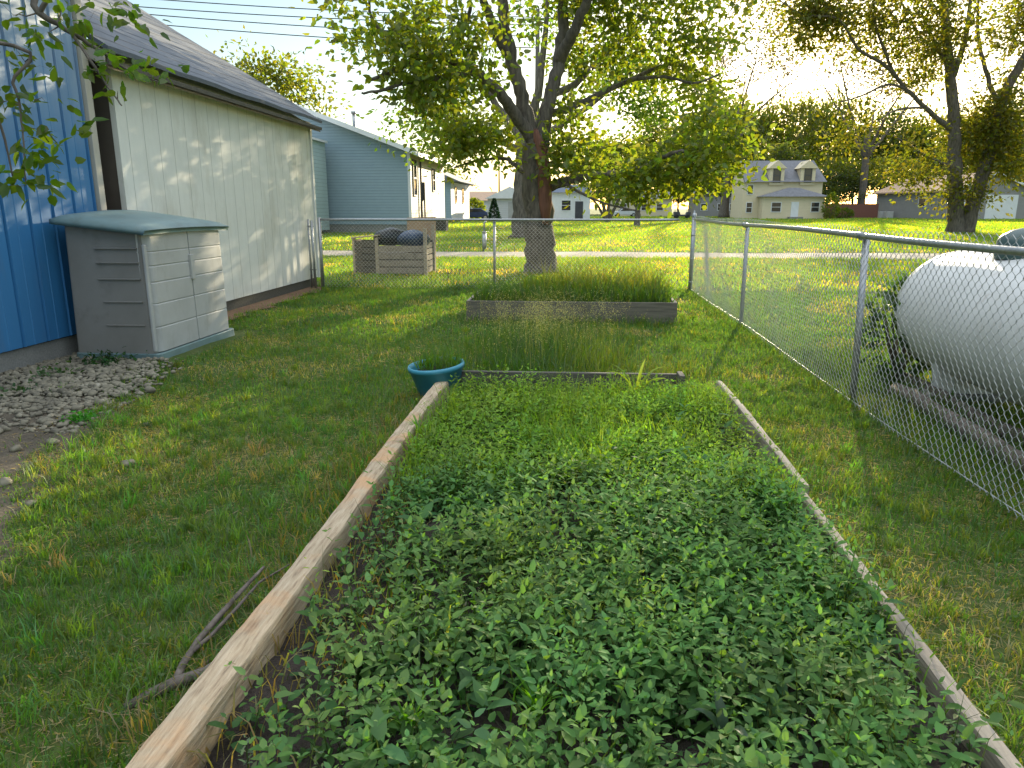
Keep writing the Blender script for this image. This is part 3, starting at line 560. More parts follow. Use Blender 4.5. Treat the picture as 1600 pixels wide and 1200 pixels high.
# ------------------------------------------------------------------ stones
def ico():
    bpy_me = bpy.data.meshes.new('tmp'); import bmesh
    bm = bmesh.new(); bmesh.ops.create_icosphere(bm, subdivisions=2, radius=1); v = np.array([x.co[:] for x in bm.verts]); f = np.array([[w_.index for w_ in q.verts] for q in bm.faces]); bm.free(); bpy.data.meshes.remove(bpy_me); return v, f
IV, IF = ico()
def stone(seed, s_):
    r = np.random.default_rng(seed); sc = np.array([1, r.uniform(.65, 1), r.uniform(.45, .75)])*s_; v = IV.copy(); d = r.normal(size=(5, 3)); am = r.uniform(.05, .14, 5)
    v = v*(1+sum(a*np.sin(2.1*(v@q)+i) for i, (q, a) in enumerate(zip(d, am))))[:, None]; a = r.uniform(0, 6.28); ca, sa = math.cos(a), math.sin(a)
    v = v*sc; return np.stack([v[:, 0]*ca-v[:, 1]*sa, v[:, 0]*sa+v[:, 1]*ca, v[:, 2]], 1)
V, Fl, k, off = [], [], 0, 0
while k < 4000:
    y = rng.uniform(4.15, 7.0); x = rng.uniform(-4.86, -3.2)
    e = -3.02-(y-4.4)*.40; dn = 1 if y > 4.7 else .35
    if x > e+rng.normal(0, .12) or rng.random() > dn or (x > -4.7 and y > 6.42): continue
    s_ = float(np.clip(rng.lognormal(-4.2, .42), .007, .042)); v = stone(k, s_)+np.array([x, y, float(gz(np.array([x]), np.array([y]))[0])+.012+s_*.25+.015*(y > 5)]); V.append(v); Fl.append(IF+off); off += len(v); k += 1
tag(mesh_np('river_stones', np.concatenate(V), [np.concatenate(Fl)], M['stone'], smooth=True), 'bed of pale river stones beside the blue building and grey box', 'stones', kind='stuff')
for i in range(26):
    y = rng.uniform(3.0, 4.5); x = rng.uniform(-3.6, -2.75-(y-3)*.3) if i < 22 else rng.uniform(-2.9, -2.4); s_ = rng.uniform(.018, .042)
    o = mesh_np('stone', stone(5000+i, s_), [IF], M['stone'], smooth=True); o.location = (x, y, float(gz(np.array([x]), np.array([y]))[0])+.012+s_*.3)
    tag(o, 'loose pale stone lying on the bare dirt below the stone bed', 'stone', 'loose stones on the dirt patch')
def clump(name, loc, n, rad, h, Lm, label, col, cat='plant'):
    o = thing(name, loc, label, cat); P = np.stack([rng.normal(0, rad, n), rng.normal(0, rad, n), np.abs(rng.normal(h*.5, h*.35, n))], 1)
    L = Lm*(.6+.8*rng.random(n)); v, fs, k = leaves(P, rdir(n, .35), rdir(n, 1.3), L, L*.6, 'ovate', .2); p1 = (v, fs, np.repeat(tint(n, col, .3), k, 0))
    m = max(8, n//6); p2 = blades(np.stack([rng.normal(0, rad*.7, m), rng.normal(0, rad*.7, m), np.zeros(m)], 1), np.full(m, h), np.full(m, .004), np.full(m, .3), tint(m, np.array(col)*.8, .2))
    V, FS, C = join([p1, p2]); mesh_np('leaves', V, FS, M['herb'], o, C); return o
clump('weed_plant', gnd(128, 658), 160, .05, .05, .03, 'bright green low weed growing on the river stones', (.07, .26, .03))
clump('weed_plant', gnd(88, 592), 120, .09, .09, .035, 'grey green weed by the blue building foundation', (.07, .13, .05))
clump('weed_plant', gnd(165, 572), 220, .13, .10, .04, 'dark green weeds at the foot of the box side', (.035, .09, .03))
clump('weed_plant', gnd(22, 618), 100, .08, .06, .035, 'dull green weed at the left picture edge on the stones', (.06, .12, .05))

# ------------------------------------------------------------------ blue building
BX = -4.83
bl = thing('blue_building', (BX, 4, 0), 'blue ribbed steel sided building with concrete footing at the left edge', 'building')
b = MB(); prof = []; y = 6.95
ys = []
pat = [(0, 0), (.006, -.016), (.016, -.016), (.022, .012), (.034, .012), (.05, 0), (.148, 0), (.154, .004), (.166, .004), (.172, 0)]
yy = -2.0
while yy < 7.2:
    for dy, dx in pat: ys.append((yy+dy, dx))
    yy += .305
ys = [q for q in ys if q[0] < 7.20]
k = len(ys)
for z in (.215, 3.9):
    for y_, dx in ys: b.v.append((BX+.03+dx, y_, z))
b.f += [(i, i+1, k+i+1, k+i) for i in range(k-1)]
b.build('wall_panel', M['bluemetal'], bl, off=(0, 0, 0)).location = (-BX, -4, 0)
b = MB(); b.box(-4, -6, -.1, .0, 3.22, .2); b.build('foundation', M['concrete'], bl)
b = MB(); b.box(-4, -6, .2, -.0, 3.21, 3.9); b.build('wall_core', M['darktrim'], bl)
b = MB(); b.box(.002, 3.205, .2, .075, 3.30, 3.9); b.build('corner_trim', M['trimbeige'], bl, bevel=.006)
b = MB(); b.hexa([(-4.2, -6.1, 5.2), (.25, -6.1, 3.9), (.25, 3.34, 3.9), (-4.2, 3.34, 5.2)], [(-4.2, -6.1, 5.3), (.25, -6.1, 4.0), (.25, 3.34, 4.0), (-4.2, 3.34, 5.3)]); b.build('roof', M['greyroof'], bl)
# ------------------------------------------------------------------ white shed
SX0 = -4.74
sh = thing('white_shed', (SX0, 10.5, 0), 'weathered white wooden shed with sagging grey shingle roof', 'shed')
y0, y1 = -2.88, 2.95; ev = 2.90; run = 3.2; rise = run*.60
wl = MB(); wl.box(-.06, y0, .16, 0, y1, ev); wl.build('side_wall', M['shedwall'], sh)
g_ = MB(); g_.hexa([(-6.4, y0+.01, .16), (-.062, y0+.01, .16), (-.062, y0+.01, ev), (-3.2, y0+.01, ev+rise-.05), (-6.4, y0+.01, ev)], [(-6.4, y0+.07, .16), (-.062, y0+.07, .16), (-.062, y0+.07, ev), (-3.2, y0+.07, ev+rise-.05), (-6.4, y0+.07, ev)]); g_.build('end_wall', M['shedend'], sh)
g_ = MB(); g_.hexa([(-6.4, y1-.07, .16), (-.062, y1-.07, .16), (-.062, y1-.07, ev), (-3.2, y1-.07, ev+rise-.05), (-6.4, y1-.07, ev)], [(-6.4, y1-.01, .16), (-.062, y1-.01, .16), (-.062, y1-.01, ev), (-3.2, y1-.01, ev+rise-.05), (-6.4, y1-.01, ev)]); g_.build('end_wall', M['shedwall'], sh)
b = MB(); b.box(-.10, y0+.08, -.1, -.02, y1-.1, .158); b.build('sill_beam', M['darktimber'], sh)
for y_ in (y1-.085,):
    b = MB(); b.box(.003, y_, .15, .022, y_+.085, ev-.02); b.build('corner_board', M['white'], sh, bevel=.003)
# roof planes, slightly sagging
def roof_plane(x_e, x_r, z_e, z_r, ya, yb, th=.05, nseg=14):
    b = MB()
    for top in (0, 1):
        for i in range(nseg+1):
            y_ = ya+(yb-ya)*i/nseg
            for j in range(9):
                u = j/8; sag = -.05*math.sin(math.pi*i/nseg)*math.sin(math.pi*u*.9+.2)+.008*math.sin(i*1.7+j)
                b.v.append((x_e+(x_r-x_e)*u, y_, z_e+(z_r-z_e)*u+sag+top*th))
    n9 = 9; o = (nseg+1)*n9
    for i in range(nseg):
        for j in range(8):
            a = i*n9+j; b.f.append((a, a+1, a+n9+1, a+n9)); b.f.append((o+a, o+a+n9, o+a+n9+1, o+a+1))
    for i in range(nseg): b.f.append((i*n9, (i+1)*n9, o+(i+1)*n9, o+i*n9)); b.f.append((i*n9+8, o+i*n9+8, o+(i+1)*n9+8, (i+1)*n9+8))
    for j in range(8): b.f.append((j, o+j, o+j+1, j+1)); a = nseg*n9+j; b.f.append((a, a+1, o+a+1, o+a))
    return b
sl_ = .60; ov = .20
roof_plane(ov, -3.2, ev-ov*sl_+.11, ev+rise+.11, y0-.32, y1+.06).build('roof', M['shingle'], sh)
roof_plane(-6.4-ov, -3.2, ev-ov*sl_+.11, ev+rise+.105, y0-.32, y1+.06).build('roof', M['shingle'], sh)
b = MB(); b.box(ov-.03, y0-.32, ev-ov*sl_-.012, ov-.008, y1+.06, ev-ov*sl_+.04); b.build('fascia', M['darktimber'], sh, bevel=.003)
b = MB(); b.hexa([(.0, y0-.3, ev-.05), (ov-.035, y0-.3, ev-ov*sl_-.04), (ov-.035, y1+.05, ev-ov*sl_-.04), (0, y1+.05, ev-.05)], [(.0, y0-.3, ev-.03), (ov-.035, y0-.3, ev-ov*sl_-.02), (ov-.035, y1+.05, ev-ov*sl_-.02), (0, y1+.05, ev-.03)]); b.build('soffit', M['shedsoffit'], sh)
b = MB(); b.hexa([(ov-.04, y0-.345, ev-ov*sl_-.04), (-3.2, y0-.345, ev+rise-.04), (-3.2, y0-.345, ev+rise+.09), (ov-.04, y0-.345, ev-ov*sl_+.09)], [(ov-.04, y0-.322, ev-ov*sl_-.04), (-3.2, y0-.322, ev+rise-.04), (-3.2, y0-.322, ev+rise+.09), (ov-.04, y0-.322, ev-ov*sl_+.09)]); b.build('rake_board', M['trimbeige'], sh)

# ------------------------------------------------------------------ storage box
sb = thing('storage_box', (-3.88, 7.2, 0), 'tall grey plastic garden storage box with teal lid beside the blue building', 'storage box')
X0, X1, Y0, Y1 = -.80, 0., -.75, .78
def rr(x0, y0, x1, y1, r, z, n=5, bow=0.):
    pts = []
    for cx, cy, a0 in ((x1-r, y0+r, -90), (x1-r, y1-r, 0), (x0+r, y1-r, 90), (x0+r, y0+r, 180)):
        for i in range(n+1): a = R(a0+90*i/n); pts.append((cx+r*math.cos(a), cy+r*math.sin(a), z))
    return pts
b = MB(); b.hexa(rr(X0-.02, Y0-.02, X1+.035, Y1+.035, .06, -.02), rr(X0-.02, Y0-.02, X1+.03, Y1+.03, .06, .07)); b.build('base', M['boxlid'], sb, bevel=.008)
b = MB(); b.hexa(rr(X0, Y0, X1-.03, Y1, .03, .07), rr(X0+.02, Y0+.02, X1-.05, Y1-.02, .03, 1.25)); b.build('body', M['boxshade'], sb)
for (a, c_) in ((Y0+.012, .012), (.02, Y1-.012)):
    b = MB(); zs = [.08, .30, .31, .32, .52, .53, .54, .72, .73, .74, .87, .88, .89, 1.0, 1.01, 1.02, 1.22]; x_of = lambda z: .0 - .018*(z/1.12)
    y_s = np.concatenate([np.linspace(a, a+.12, 10), [c_-.06, c_-.006, c_-.002]]) if c_ < .1 else np.concatenate([[a+.002, a+.006], np.linspace(c_-.12, c_, 10)]); k = len(y_s)
    for z in zs:
        gr = -.006 if z in (.31, .53, .73, .88, 1.01) else 0
        for y_ in y_s:
            e_ = min(abs(y_-Y0), abs(y_-Y1)); rd = -.10*(max(0, (.11-e_)/.11))**2.2 - .012*(1 if min(abs(y_-a), abs(y_-c_)) < .004 else 0)
            b.v.append((x_of(z)+gr+rd+.012, y_, z))
    for i in range(len(zs)-1):
        for j in range(k-1): b.f.append((i*k+j, i*k+j+1, (i+1)*k+j+1, (i+1)*k+j))
    d = b.build('door', M['boxgrey'], sb)
b = MB(); b.box(-.005, -.012, .7, .022, .055, .95); b.build('latch', M['boxgrey'], sb, bevel=.006)
for i, z in enumerate((.33, .55, .76, .91, 1.04)):
    b = MB(); b.box(-.50+.03*(z < .6), Y0-.006, z, -.09, Y0+.02, z+.012); b.build('molded_rib', M['boxshade'], sb, bevel=.003)
b = MB(); b.box(-.035, Y0-.012, .09, -.008, Y0+.03, 1.08); b.build('corner_rib', M['boxgrey'], sb, bevel=.008)
# lid: crowned, overhanging
nl, ml = 15, 19; b = MB()
for s_ in (0, 1):
    for i in range(nl):
        for j in range(ml):
            u, v = i/(nl-1), j/(ml-1); x_ = X0-.05+(X1-X0+.095)*u; y_ = Y0-.06+(Y1-Y0+.12)*v
            crown = .085*math.sin(math.pi*v)**.8*(1-.35*u); slope = .10*(1-u)-.0
            z = 1.225+slope+crown*(.25+.75*(1-(2*u-1)**4)) - .03*(max(abs(2*v-1), abs(2*u-1)) > .97)
            b.v.append((x_-(.02 if not s_ and u == 1 else 0), y_, z+(.012 if s_ else -.03)))
o = nl*ml
for i in range(nl-1):
    for j in range(ml-1):
        a = i*ml+j; b.f.append((a, a+1, a+ml+1, a+ml)); b.f.append((o+a, o+a+ml, o+a+ml+1, o+a+1))
for i in range(nl-1):
    for j in (0, ml-1): a = i*ml+j; b.f.append((a, a+ml, o+a+ml, o+a))
for j in range(ml-1):
    for i in (0, nl-1): a = i*ml+j; b.f.append((a, o+a, o+a+1, a+1))
b.build('lid', M['boxlid'], sb, True)

# ------------------------------------------------------------------ propane tank
tk = thing('propane_tank', (3.02, 4.82, 0), 'white horizontal propane tank with green dome behind the chain link fence', 'tank')
prof = []; Rr = .47; hl = 1.12
for i in range(11): a = R(90*i/10); prof.append((-hl-.40*math.cos(a), Rr*math.sin(a)))
prof += [(-hl*.5, Rr), (0, Rr), (hl*.5, Rr)] + [(-p, r_) for p, r_ in prof[10::-1]]
b = MB(); n = 40; k = 0
for (yv, r_) in prof:
    for a in range(n): an = 2*math.pi*a/n; b.v.append((r_*math.cos(an), yv, .62+r_*math.sin(an)))
for i in range(len(prof)-1):
    for a in range(n): c_ = (a+1) % n; b.f.append((i*n+a, (i+1)*n+a, (i+1)*n+c_, i*n+c_))
b.build('body', M['tank'], tk, True)
for s_ in (-1, 1):
    b = MB(); b.tube([(0, s_*(hl+.0), .62), (0, s_*(hl+.012), .62)], Rr+.003, 40); b.build('weld_seam', M['tank'], tk, True)
    b = MB(); b.hexa([(-.28, s_*.75-.05, .06), (.28, s_*.75-.05, .06), (.28, s_*.75+.05, .06), (-.28, s_*.75+.05, .06)], [(-.33, s_*.75-.05, .34), (.33, s_*.75-.05, .34), (.33, s_*.75+.05, .34), (-.33, s_*.75+.05, .34)]); b.build('saddle_leg', M['tank'], tk)
b = MB(); b.lathe([(.17, 0), (.175, .03), (.165, .12), (.15, .15), (.09, .19), (.03, .205), (0, .206)], 28, (0, .42, 1.07)); b.build('dome', M['tankcap'], tk, True)
for s_ in (-1, 1):
    b = MB(); b.box(2.55, 4.82+s_*.75-.12, -.05, 3.4, 4.82+s_*.75+.12, .062); tag(b.build('concrete_block', M['concrete'], bevel=.01), 'flat concrete block carrying the '+('near' if s_ < 0 else 'far')+' leg of the white tank', 'block')
b = MB(); r_ = random.Random(5); P = [(2.46+.02*math.sin(i), 5.6-i*.3, .06+.01*math.sin(i*2)) for i in range(9)]; b.tube(P, [.055+r_.uniform(-.008, .008) for _ in P], 10, jit=.08); tag(b.build('log', M['twig'], None, True), 'dark old log lying in the weeds under the white tank', 'log')
b = MB(); P = [(2.72+.03*math.sin(i*1.4), 6.1-i*.35, .05) for i in range(10)]; b.tube(P, .05, 10, jit=.08); tag(b.build('log', M['twig'], None, True), 'second dark log against the tank supports', 'log')

# ------------------------------------------------------------------ compost bin
cb = thing('wooden_bin', (-3.95, 15.9, 0), 'open slatted wooden compost bin heaped with plastic behind the back fence', 'compost bin')
bw_, bd_ = .82, .5
def slats(name, x0, y0_, x1, y1_, z0, z1, n, mat, th=.02):
    b = MB(); d = np.array([x1-x0, y1_-y0_]); d = d/np.linalg.norm(d); q = np.array([-d[1], d[0]])*th; hh = (z1-z0)/n
    for i in range(n):
        a, c_ = z0+i*hh, z0+(i+1)*hh-.02
        b.hexa([(x0, y0_, a), (x1, y1_, a), (x1+q[0], y1_+q[1], a), (x0+q[0], y0_+q[1], a)], [(x0, y0_, c_), (x1, y1_, c_), (x1+q[0], y1_+q[1], c_), (x0+q[0], y0_+q[1], c_)])
    b.build(name, mat, cb, bevel=.003)
slats('front_slats', -.2, -bd_, bw_, -bd_, .05, .66, 4, M['greytimber']); slats('side_slats', -bw_, -bd_+.35, -.2, -bd_, .05, .74, 5, M['darktimber'])
slats('side_slats', bw_, -bd_, bw_, bd_, .05, .7, 5, M['greytimber']); slats('rear_slats', bw_, bd_, -bw_, bd_, .05, .74, 5, M['darktimber']); slats('side_slats', -bw_, bd_, -bw_, -bd_+.35, .05, .76, 5, M['greytimber'])
b = MB(); b.hexa([(-bw_-.03, -bd_+.33, .77), (-.15, -bd_-.03, .84), (-.1, -bd_+.06, .84), (-bw_, bd_, .77)], [(-bw_-.03, -bd_+.33, .80), (-.15, -bd_-.03, .87), (-.1, -bd_+.06, .87), (-bw_, bd_, .80)]); b.build('top_plank', M['paletimber'], cb, bevel=.004)
for x_, y_, h_ in ((bw_+.03, -bd_-.03, 1.0), (-.2, -bd_+.03, .8), (-bw_+.03, -bd_+.36, .78), (bw_, bd_+.03, 1.05)):
    b = MB(); b.box(x_-.035, y_-.035, -.05, x_+.035, y_+.035, h_); b.build('post', M['paletimber'], cb, bevel=.006)
def lump(name, c_, sx_, sy_, sz_, mat, label, cat, seed):
    r = np.random.default_rng(seed); v = IV.copy(); import bmesh
    bm = bmesh.new(); bmesh.ops.create_icosphere(bm, subdivisions=3, radius=1); v = np.array([q.co[:] for q in bm.verts]); f = np.array([[w_.index for w_ in q.verts] for q in bm.faces]); bm.free()
    d = r.normal(size=(9, 3))*2.2; v = v*(1+sum(.06*np.sin(v@q+i) for i, q in enumerate(d)))[:, None]*np.array([sx_, sy_, sz_])
    o = mesh_np(name, v, [f], mat, smooth=True); o.location = c_; return tag(o, label, cat)
lump('plastic_bag', (-3.9, 15.7, .80), .36, .32, .2, M['black'], 'black plastic bag heaped on the wooden bin', 'bag', 1)
lump('plastic_tarp', (-3.45, 15.75, .75), .34, .34, .2, M['bluebag'], 'dark blue plastic tarp bundled on the right side of the wooden bin', 'tarp', 2)
b = MB(); b.hexa([(-3.75, 16.5, .0), (-3.1, 16.5, .0), (-3.1, 16.53, .0), (-3.75, 16.53, .0)], [(-3.75, 16.62, 1.2), (-3.1, 16.62, 1.22), (-3.1, 16.65, 1.22), (-3.75, 16.65, 1.2)]); tag(b.build('plywood_sheet', M['ply']), 'tan plywood sheet standing behind the wooden bin', 'plywood')
pp = gnd(757, 393); o = thing('standpipe', pp, 'pale steel pipe standing in the grass left of the big tree', 'pipe'); b = MB(); b.tube([(0, 0, -.05), (0, 0, .62)], .07, 12); b.tube([(0, 0, .62), (0, 0, .66)], .085, 12); b.build('pipe', M['galv'], o, True)
b = MB(); b.tube([(0, 0, .66), (0, 0, .95), (.06, 0, .99)], .03, 8); b.build('valve_stem', M['galv'], o, True)

# ------------------------------------------------------------------ houses
def hbox(parent, name, mat, x0, y0, z0, x1, y1, z1, bev=0.): b = MB(); b.box(x0, y0, z0, x1, y1, z1); return b.build(name, mat, parent, bevel=bev)
def window_y(parent, x, y, z, w_, h_, fm='white', face=-1, axis='y'):
    """window on a wall facing -y (axis y) or +x (axis x); frame with pane and muntin"""
    f = MB(); t_ = .09
    def bx_(a0, z0, a1, z1, d0, d1, B):
        if axis == 'y': B.box(a0, y-d1, z0, a1, y-d0, z1)
        else: B.box(x+d0, a0, z0, x+d1, a1, z1)
    c_ = x if axis == 'y' else y
    bx_(c_-w_/2-t_, z-t_, c_-w_/2, z+h_+t_, .0, .07, f); bx_(c_+w_/2, z-t_, c_+w_/2+t_, z+h_+t_, .0, .07, f); bx_(c_-w_/2, z-t_, c_+w_/2, z, .0, .07, f); bx_(c_-w_/2, z+h_, c_+w_/2, z+h_+t_, 0, .07, f); bx_(c_-w_/2, z+h_*.48, c_+w_/2, z+h_*.53, .0, .055, f)
    o = f.build('window', M[fm], parent); g_ = MB(); bx_(c_-w_/2, z, c_+w_/2, z+h_, .004, .03, g_); g_.build('pane', M['glass'], o); return o
# blue-grey house behind the bin
HY = 43.; hx = wx(642, HY)
ho = thing('blue_house', (hx, HY, 0), 'blue grey lap sided house with side coloured as sunlit cream beyond the back fence', 'house')
ez = 4.55; sp = .37; hw = 6.5
b = MB(); b.hexa([(-2*hw, 0, .5), (0, 0, .5), (0, 0, ez), (-hw, 0, ez+sp*hw), (-2*hw, 0, ez)], [(-2*hw, .2, .5), (0, .2, .5), (0, .2, ez), (-hw, .2, ez+sp*hw), (-2*hw, .2, ez)]); b.build('front_wall', M['lapblue'], ho)
b = MB(); b.box(-.2, .21, .5, .0, 11.5, ez); b.build('side_wall', M['lapsunlit'], ho)
b = MB(); b.hexa([(-2*hw, .21, .5), (-.21, .21, .5), (-.21, .21, ez), (-hw, .21, ez+sp*hw-.1), (-2*hw, .21, ez)], [(-2*hw, 11.5, .5), (-.21, 11.5, .5), (-.21, 11.5, ez), (-hw, 11.5, ez+sp*hw-.1), (-2*hw, 11.5, ez)]); b.build('wall_core', M['lapblue'], ho)
b = MB(); b.box(-2*hw+.1, .05, -.1, -.04, 11.4, .5); b.build('foundation', M['concrete'], ho)
b = MB(); b.box(-.12, -.04, .45, .05, .0, ez); b.build('corner_trim', M['white'], ho)
for s_ in (1, -1):
    xe = .6 if s_ > 0 else -2*hw-.6; b = MB(); ze = ez-.6*sp
    b.hexa([(xe, -.5, ze), (-hw, -.5, ez+sp*hw), (-hw, 12, ez+sp*hw), (xe, 12, ze)][::s_], [(xe, -.5, ze+.22), (-hw, -.5, ez+sp*hw+.22), (-hw, 12, ez+sp*hw+.22), (xe, 12, ze+.22)][::s_]); rf = b.build('roof', M['greyroof'], ho)
    b = MB(); b.hexa([(xe, -.56, ze-.02), (-hw, -.56, ez+sp*hw-.02), (-hw, -.50, ez+sp*hw-.02), (xe, -.50, ze-.02)], [(xe, -.56, ze+.25), (-hw, -.56, ez+sp*hw+.25), (-hw, -.5, ez+sp*hw+.25), (xe, -.5, ze+.25)]); b.build('rake_board', M['white'], rf)
    if s_ > 0:
        b = MB(); b.box(.55, -.5, ze-.05, .66, 12, ze+.2); b.build('gutter', M['white'], rf)
        b = MB(); b.tube([(-4.0, 3, 5.5), (-4., 3, 7.1)], .1, 10); b.tube([(-4., 3, 7.0), (-4, 3, 7.15)], .16, 10); b.build('vent_pipe', M['galv'], rf, True)
for y_, h_ in ((1.2, 1.9), (7.2, 1.3)): window_y(ho, 0, y_, 2.2 if h_ > 1.5 else 2.6, .8, h_, 'darktrim', axis='x')
b = MB(); b.box(.0, 3.4, 1.9, .18, 3.8, 3.0); b.tube([(.1, 3.6, .5), (.1, 3.6, 1.9)], .05, 8); b.build('electric_meter', M['darktrim'], ho)
b = MB(); b.tube([(.1, 2.6, .5), (.1, 2.6, 4.3)], .06, 8); b.build('downspout', M['darktrim'], ho)
# nearer wing with arched eave pipe
b = MB(); b.box(-13.9, -6.0, .2, -4.7, -.6, 5.0); b.build('side_wing', M['lappale'], ho)
b = MB(); b.tube([(-4.95, -6.12, 5.0), (-4.72, -6.12, 4.85), (-4.62, -6.12, 3.9), (-4.62, -6.12, .3)], .09, 8); b.build('downspout', M['lapblue'], ho, True)
b = MB(); b.box(-14.2, -6.25, 5.01, -4.55, -.57, 5.12); b.build('wing_roof', M['white'], ho)
b = MB(); b.box(-.5, -.5, 0, .5, .5, .78); o = thing('air_conditioner', (wx(686, 47)+.0, 47, 0), 'grey boxy air conditioner unit beside the sunlit house wall', 'air conditioner'); b.build('casing', M['darktimber'], o, bevel=.05)
b = MB(); b.lathe([(.42, .781), (.42, .81), (.3, .83), (0, .83)], 20); b.build('fan_grille', M['darktrim'], o)
# white house further back
Y_ = 74.; x_ = wx(705, Y_); ho2 = thing('white_house', (x_, Y_, 0), 'small pale house with front coloured shadow blue behind the blue grey house', 'house')
hbox(ho2, 'front_wall', M['lapblue'], -6, 0, .3, 0, .2, 4.2); hbox(ho2, 'side_wall', M['housewhite'], -.2, .2, .3, 0, 13, 4.2)  # front takes the blue siding, its shade put into the wall colour
b = MB(); b.hexa([(1.0, -.5, 4.0), (-3, -.5, 5.7), (-7, -.5, 4.0)], [(1.0, 13.5, 4.0), (-3, 13.5, 5.7), (-7, 13.5, 4.0)]); b.build('roof', M['greyroof'], ho2)
for y2 in (3., 8.): window_y(ho2, 0, y2, 2., 1., 1.5, 'darktrim', axis='x')
# white garages
Y_ = 84.; x0, x1 = wx(762, Y_), wx(832, Y_); gg = thing('white_garage', ((x0+x1)/2, Y_, 0), 'white garage with pale door just left of the big trunk', 'garage'); h2 = (x1-x0)/2
hbox(gg, 'wall', M['housewhite'], -h2, 0, 0, h2, 6, 2.6)
b = MB(); b.hexa([(-h2-.3, -.4, 2.5), (h2+.3, -.4, 2.5), (0, -.4, 3.8)], [(-h2-.3, 6.4, 2.5), (h2+.3, 6.4, 2.5), (0, 6.4, 3.8)]); b.build('roof', M['white'], gg)
hbox(gg, 'garage_door', M['boxgrey'], -.2, -.06, .02, 2.3, .0, 2.1)
Y_ = 96.; x0, x1 = wx(862, Y_), wx(922, Y_); gg = thing('white_house', ((x0+x1)/2, Y_, 0), 'white house with dark doorway seen just right of the big trunk', 'house'); h2 = (x1-x0)/2
hbox(gg, 'wall', M['white'], -h2, 0, 0, h2, 7, 3.4); b = MB(); b.hexa([(-h2-.3, -.4, 3.4), (h2+.3, -.4, 3.4), (h2+.3, 7.4, 3.4), (-h2-.3, 7.4, 3.4)], [(-h2+.6, 2.5, 4.4), (h2-.6, 2.5, 4.4), (h2-.6, 4, 4.4), (-h2+.6, 4, 4.4)]); b.build('roof', M['bluebag'], gg)
hbox(gg, 'door', M['darktrim'], h2-1.9, -.06, .1, h2-.9, 0, 2.3); window_y(gg, -.6, 0, 1.2, 1.1, 1.2, 'white')
# yellow house
Y_ = 108.; x0, x1 = wx(1160, Y_), wx(1282, Y_); yh = thing('yellow_house', ((x0+x1)/2, Y_, 0), 'pale yellow two storey house with grey roof and twin dormers', 'house'); h2 = (x1-x0)/2
hbox(yh, 'wall', M['houseyellow'], -h2, 0, 0, h2, 8, 5.2)
b = MB(); b.hexa([(-h2-.02, -.5, 5.0), (-h2-.02, 4, 8.1), (-h2-.02, 8.5, 5.0)], [(h2+.4, -.5, 5.0), (h2-.3, 4, 8.1), (h2+.4, 8.5, 5.0)]); rf = b.build('roof', M['greyroof'], yh)
b = MB(); b.hexa([(-h2-.06, .2, 5.0), (-h2-.06, 4, 7.7), (-h2-.06, 7.8, 5.0)], [(-h2-.025, .2, 5.0), (-h2-.025, 4, 7.7), (-h2-.025, 7.8, 5.0)]); b.build('gable_wall', M['houseyellow'], yh)
for px in (1209, 1257):
    cx = wx(px, Y_)-(x0+x1)/2; d = hbox(yh, 'dormer', M['houseyellow'], cx-1.0, -.25, 4.6, cx+1.0, 3, 6.9)
    b = MB(); b.hexa([(cx-1.3, -.45, 6.8), (cx+1.3, -.45, 6.8), (cx, -.45, 7.9)], [(cx-1.3, 3.5, 6.8), (cx+1.3, 3.5, 6.8), (cx, 3.5, 7.9)]); b.build('dormer_roof', M['houseyellow'], d); window_y(d, cx, -.25, 5., .85, 1.7, 'darktrim')
hbox(yh, 'porch', M['houseyellow'], -h2+2.2, -2.2, 0, h2-.2, -.01, 3.0)
b = MB(); b.hexa([(-h2+1.8, -2.7, 3.0), (h2+.3, -2.7, 3.0), (h2+.3, .0, 3.0), (-h2+1.8, 0, 3.0)], [(.6, -1.2, 4.2), (1.8, -1.2, 4.2), (1.8, 0, 4.2), (.6, 0, 4.2)]); b.build('porch_roof', M['greyroof'], yh)
window_y(yh, -1.3, -2.2, 1., 1.2, 1.2, 'white'); window_y(yh, 3.9, -2.2, 1., 1.0, 1.2, 'white')
hbox(yh, 'door', M['white'], .7, -2.27, .1, 1.7, -2.2, 2.3); hbox(yh, 'steps', M['concrete'], .3, -3.4, 0, 2.1, -2.28, .3); window_y(yh, -h2+.9, 0, 3.4, .7, 1.2, 'white'); window_y(yh, -h2+.9, 0, .9, .7, 1.3, 'white')
# red-brown privacy fence
Y_ = 116.; x0, x1 = wx(1284, Y_), wx(1372, Y_); rf = thing('privacy_fence', ((x0+x1)/2, Y_, 0), 'red brown board privacy fence between yellow house and grey garage', 'fence'); h2 = (x1-x0)/2
hbox(rf, 'board_panel', M['redwood'], -h2, 0, .05, h2, .05, 2.1)
for i in range(6): hbox(rf, 'post', M['redwood'], -h2+i*2*h2/5-.06, .06, 0, -h2+i*2*h2/5+.06, .18, 2.15)
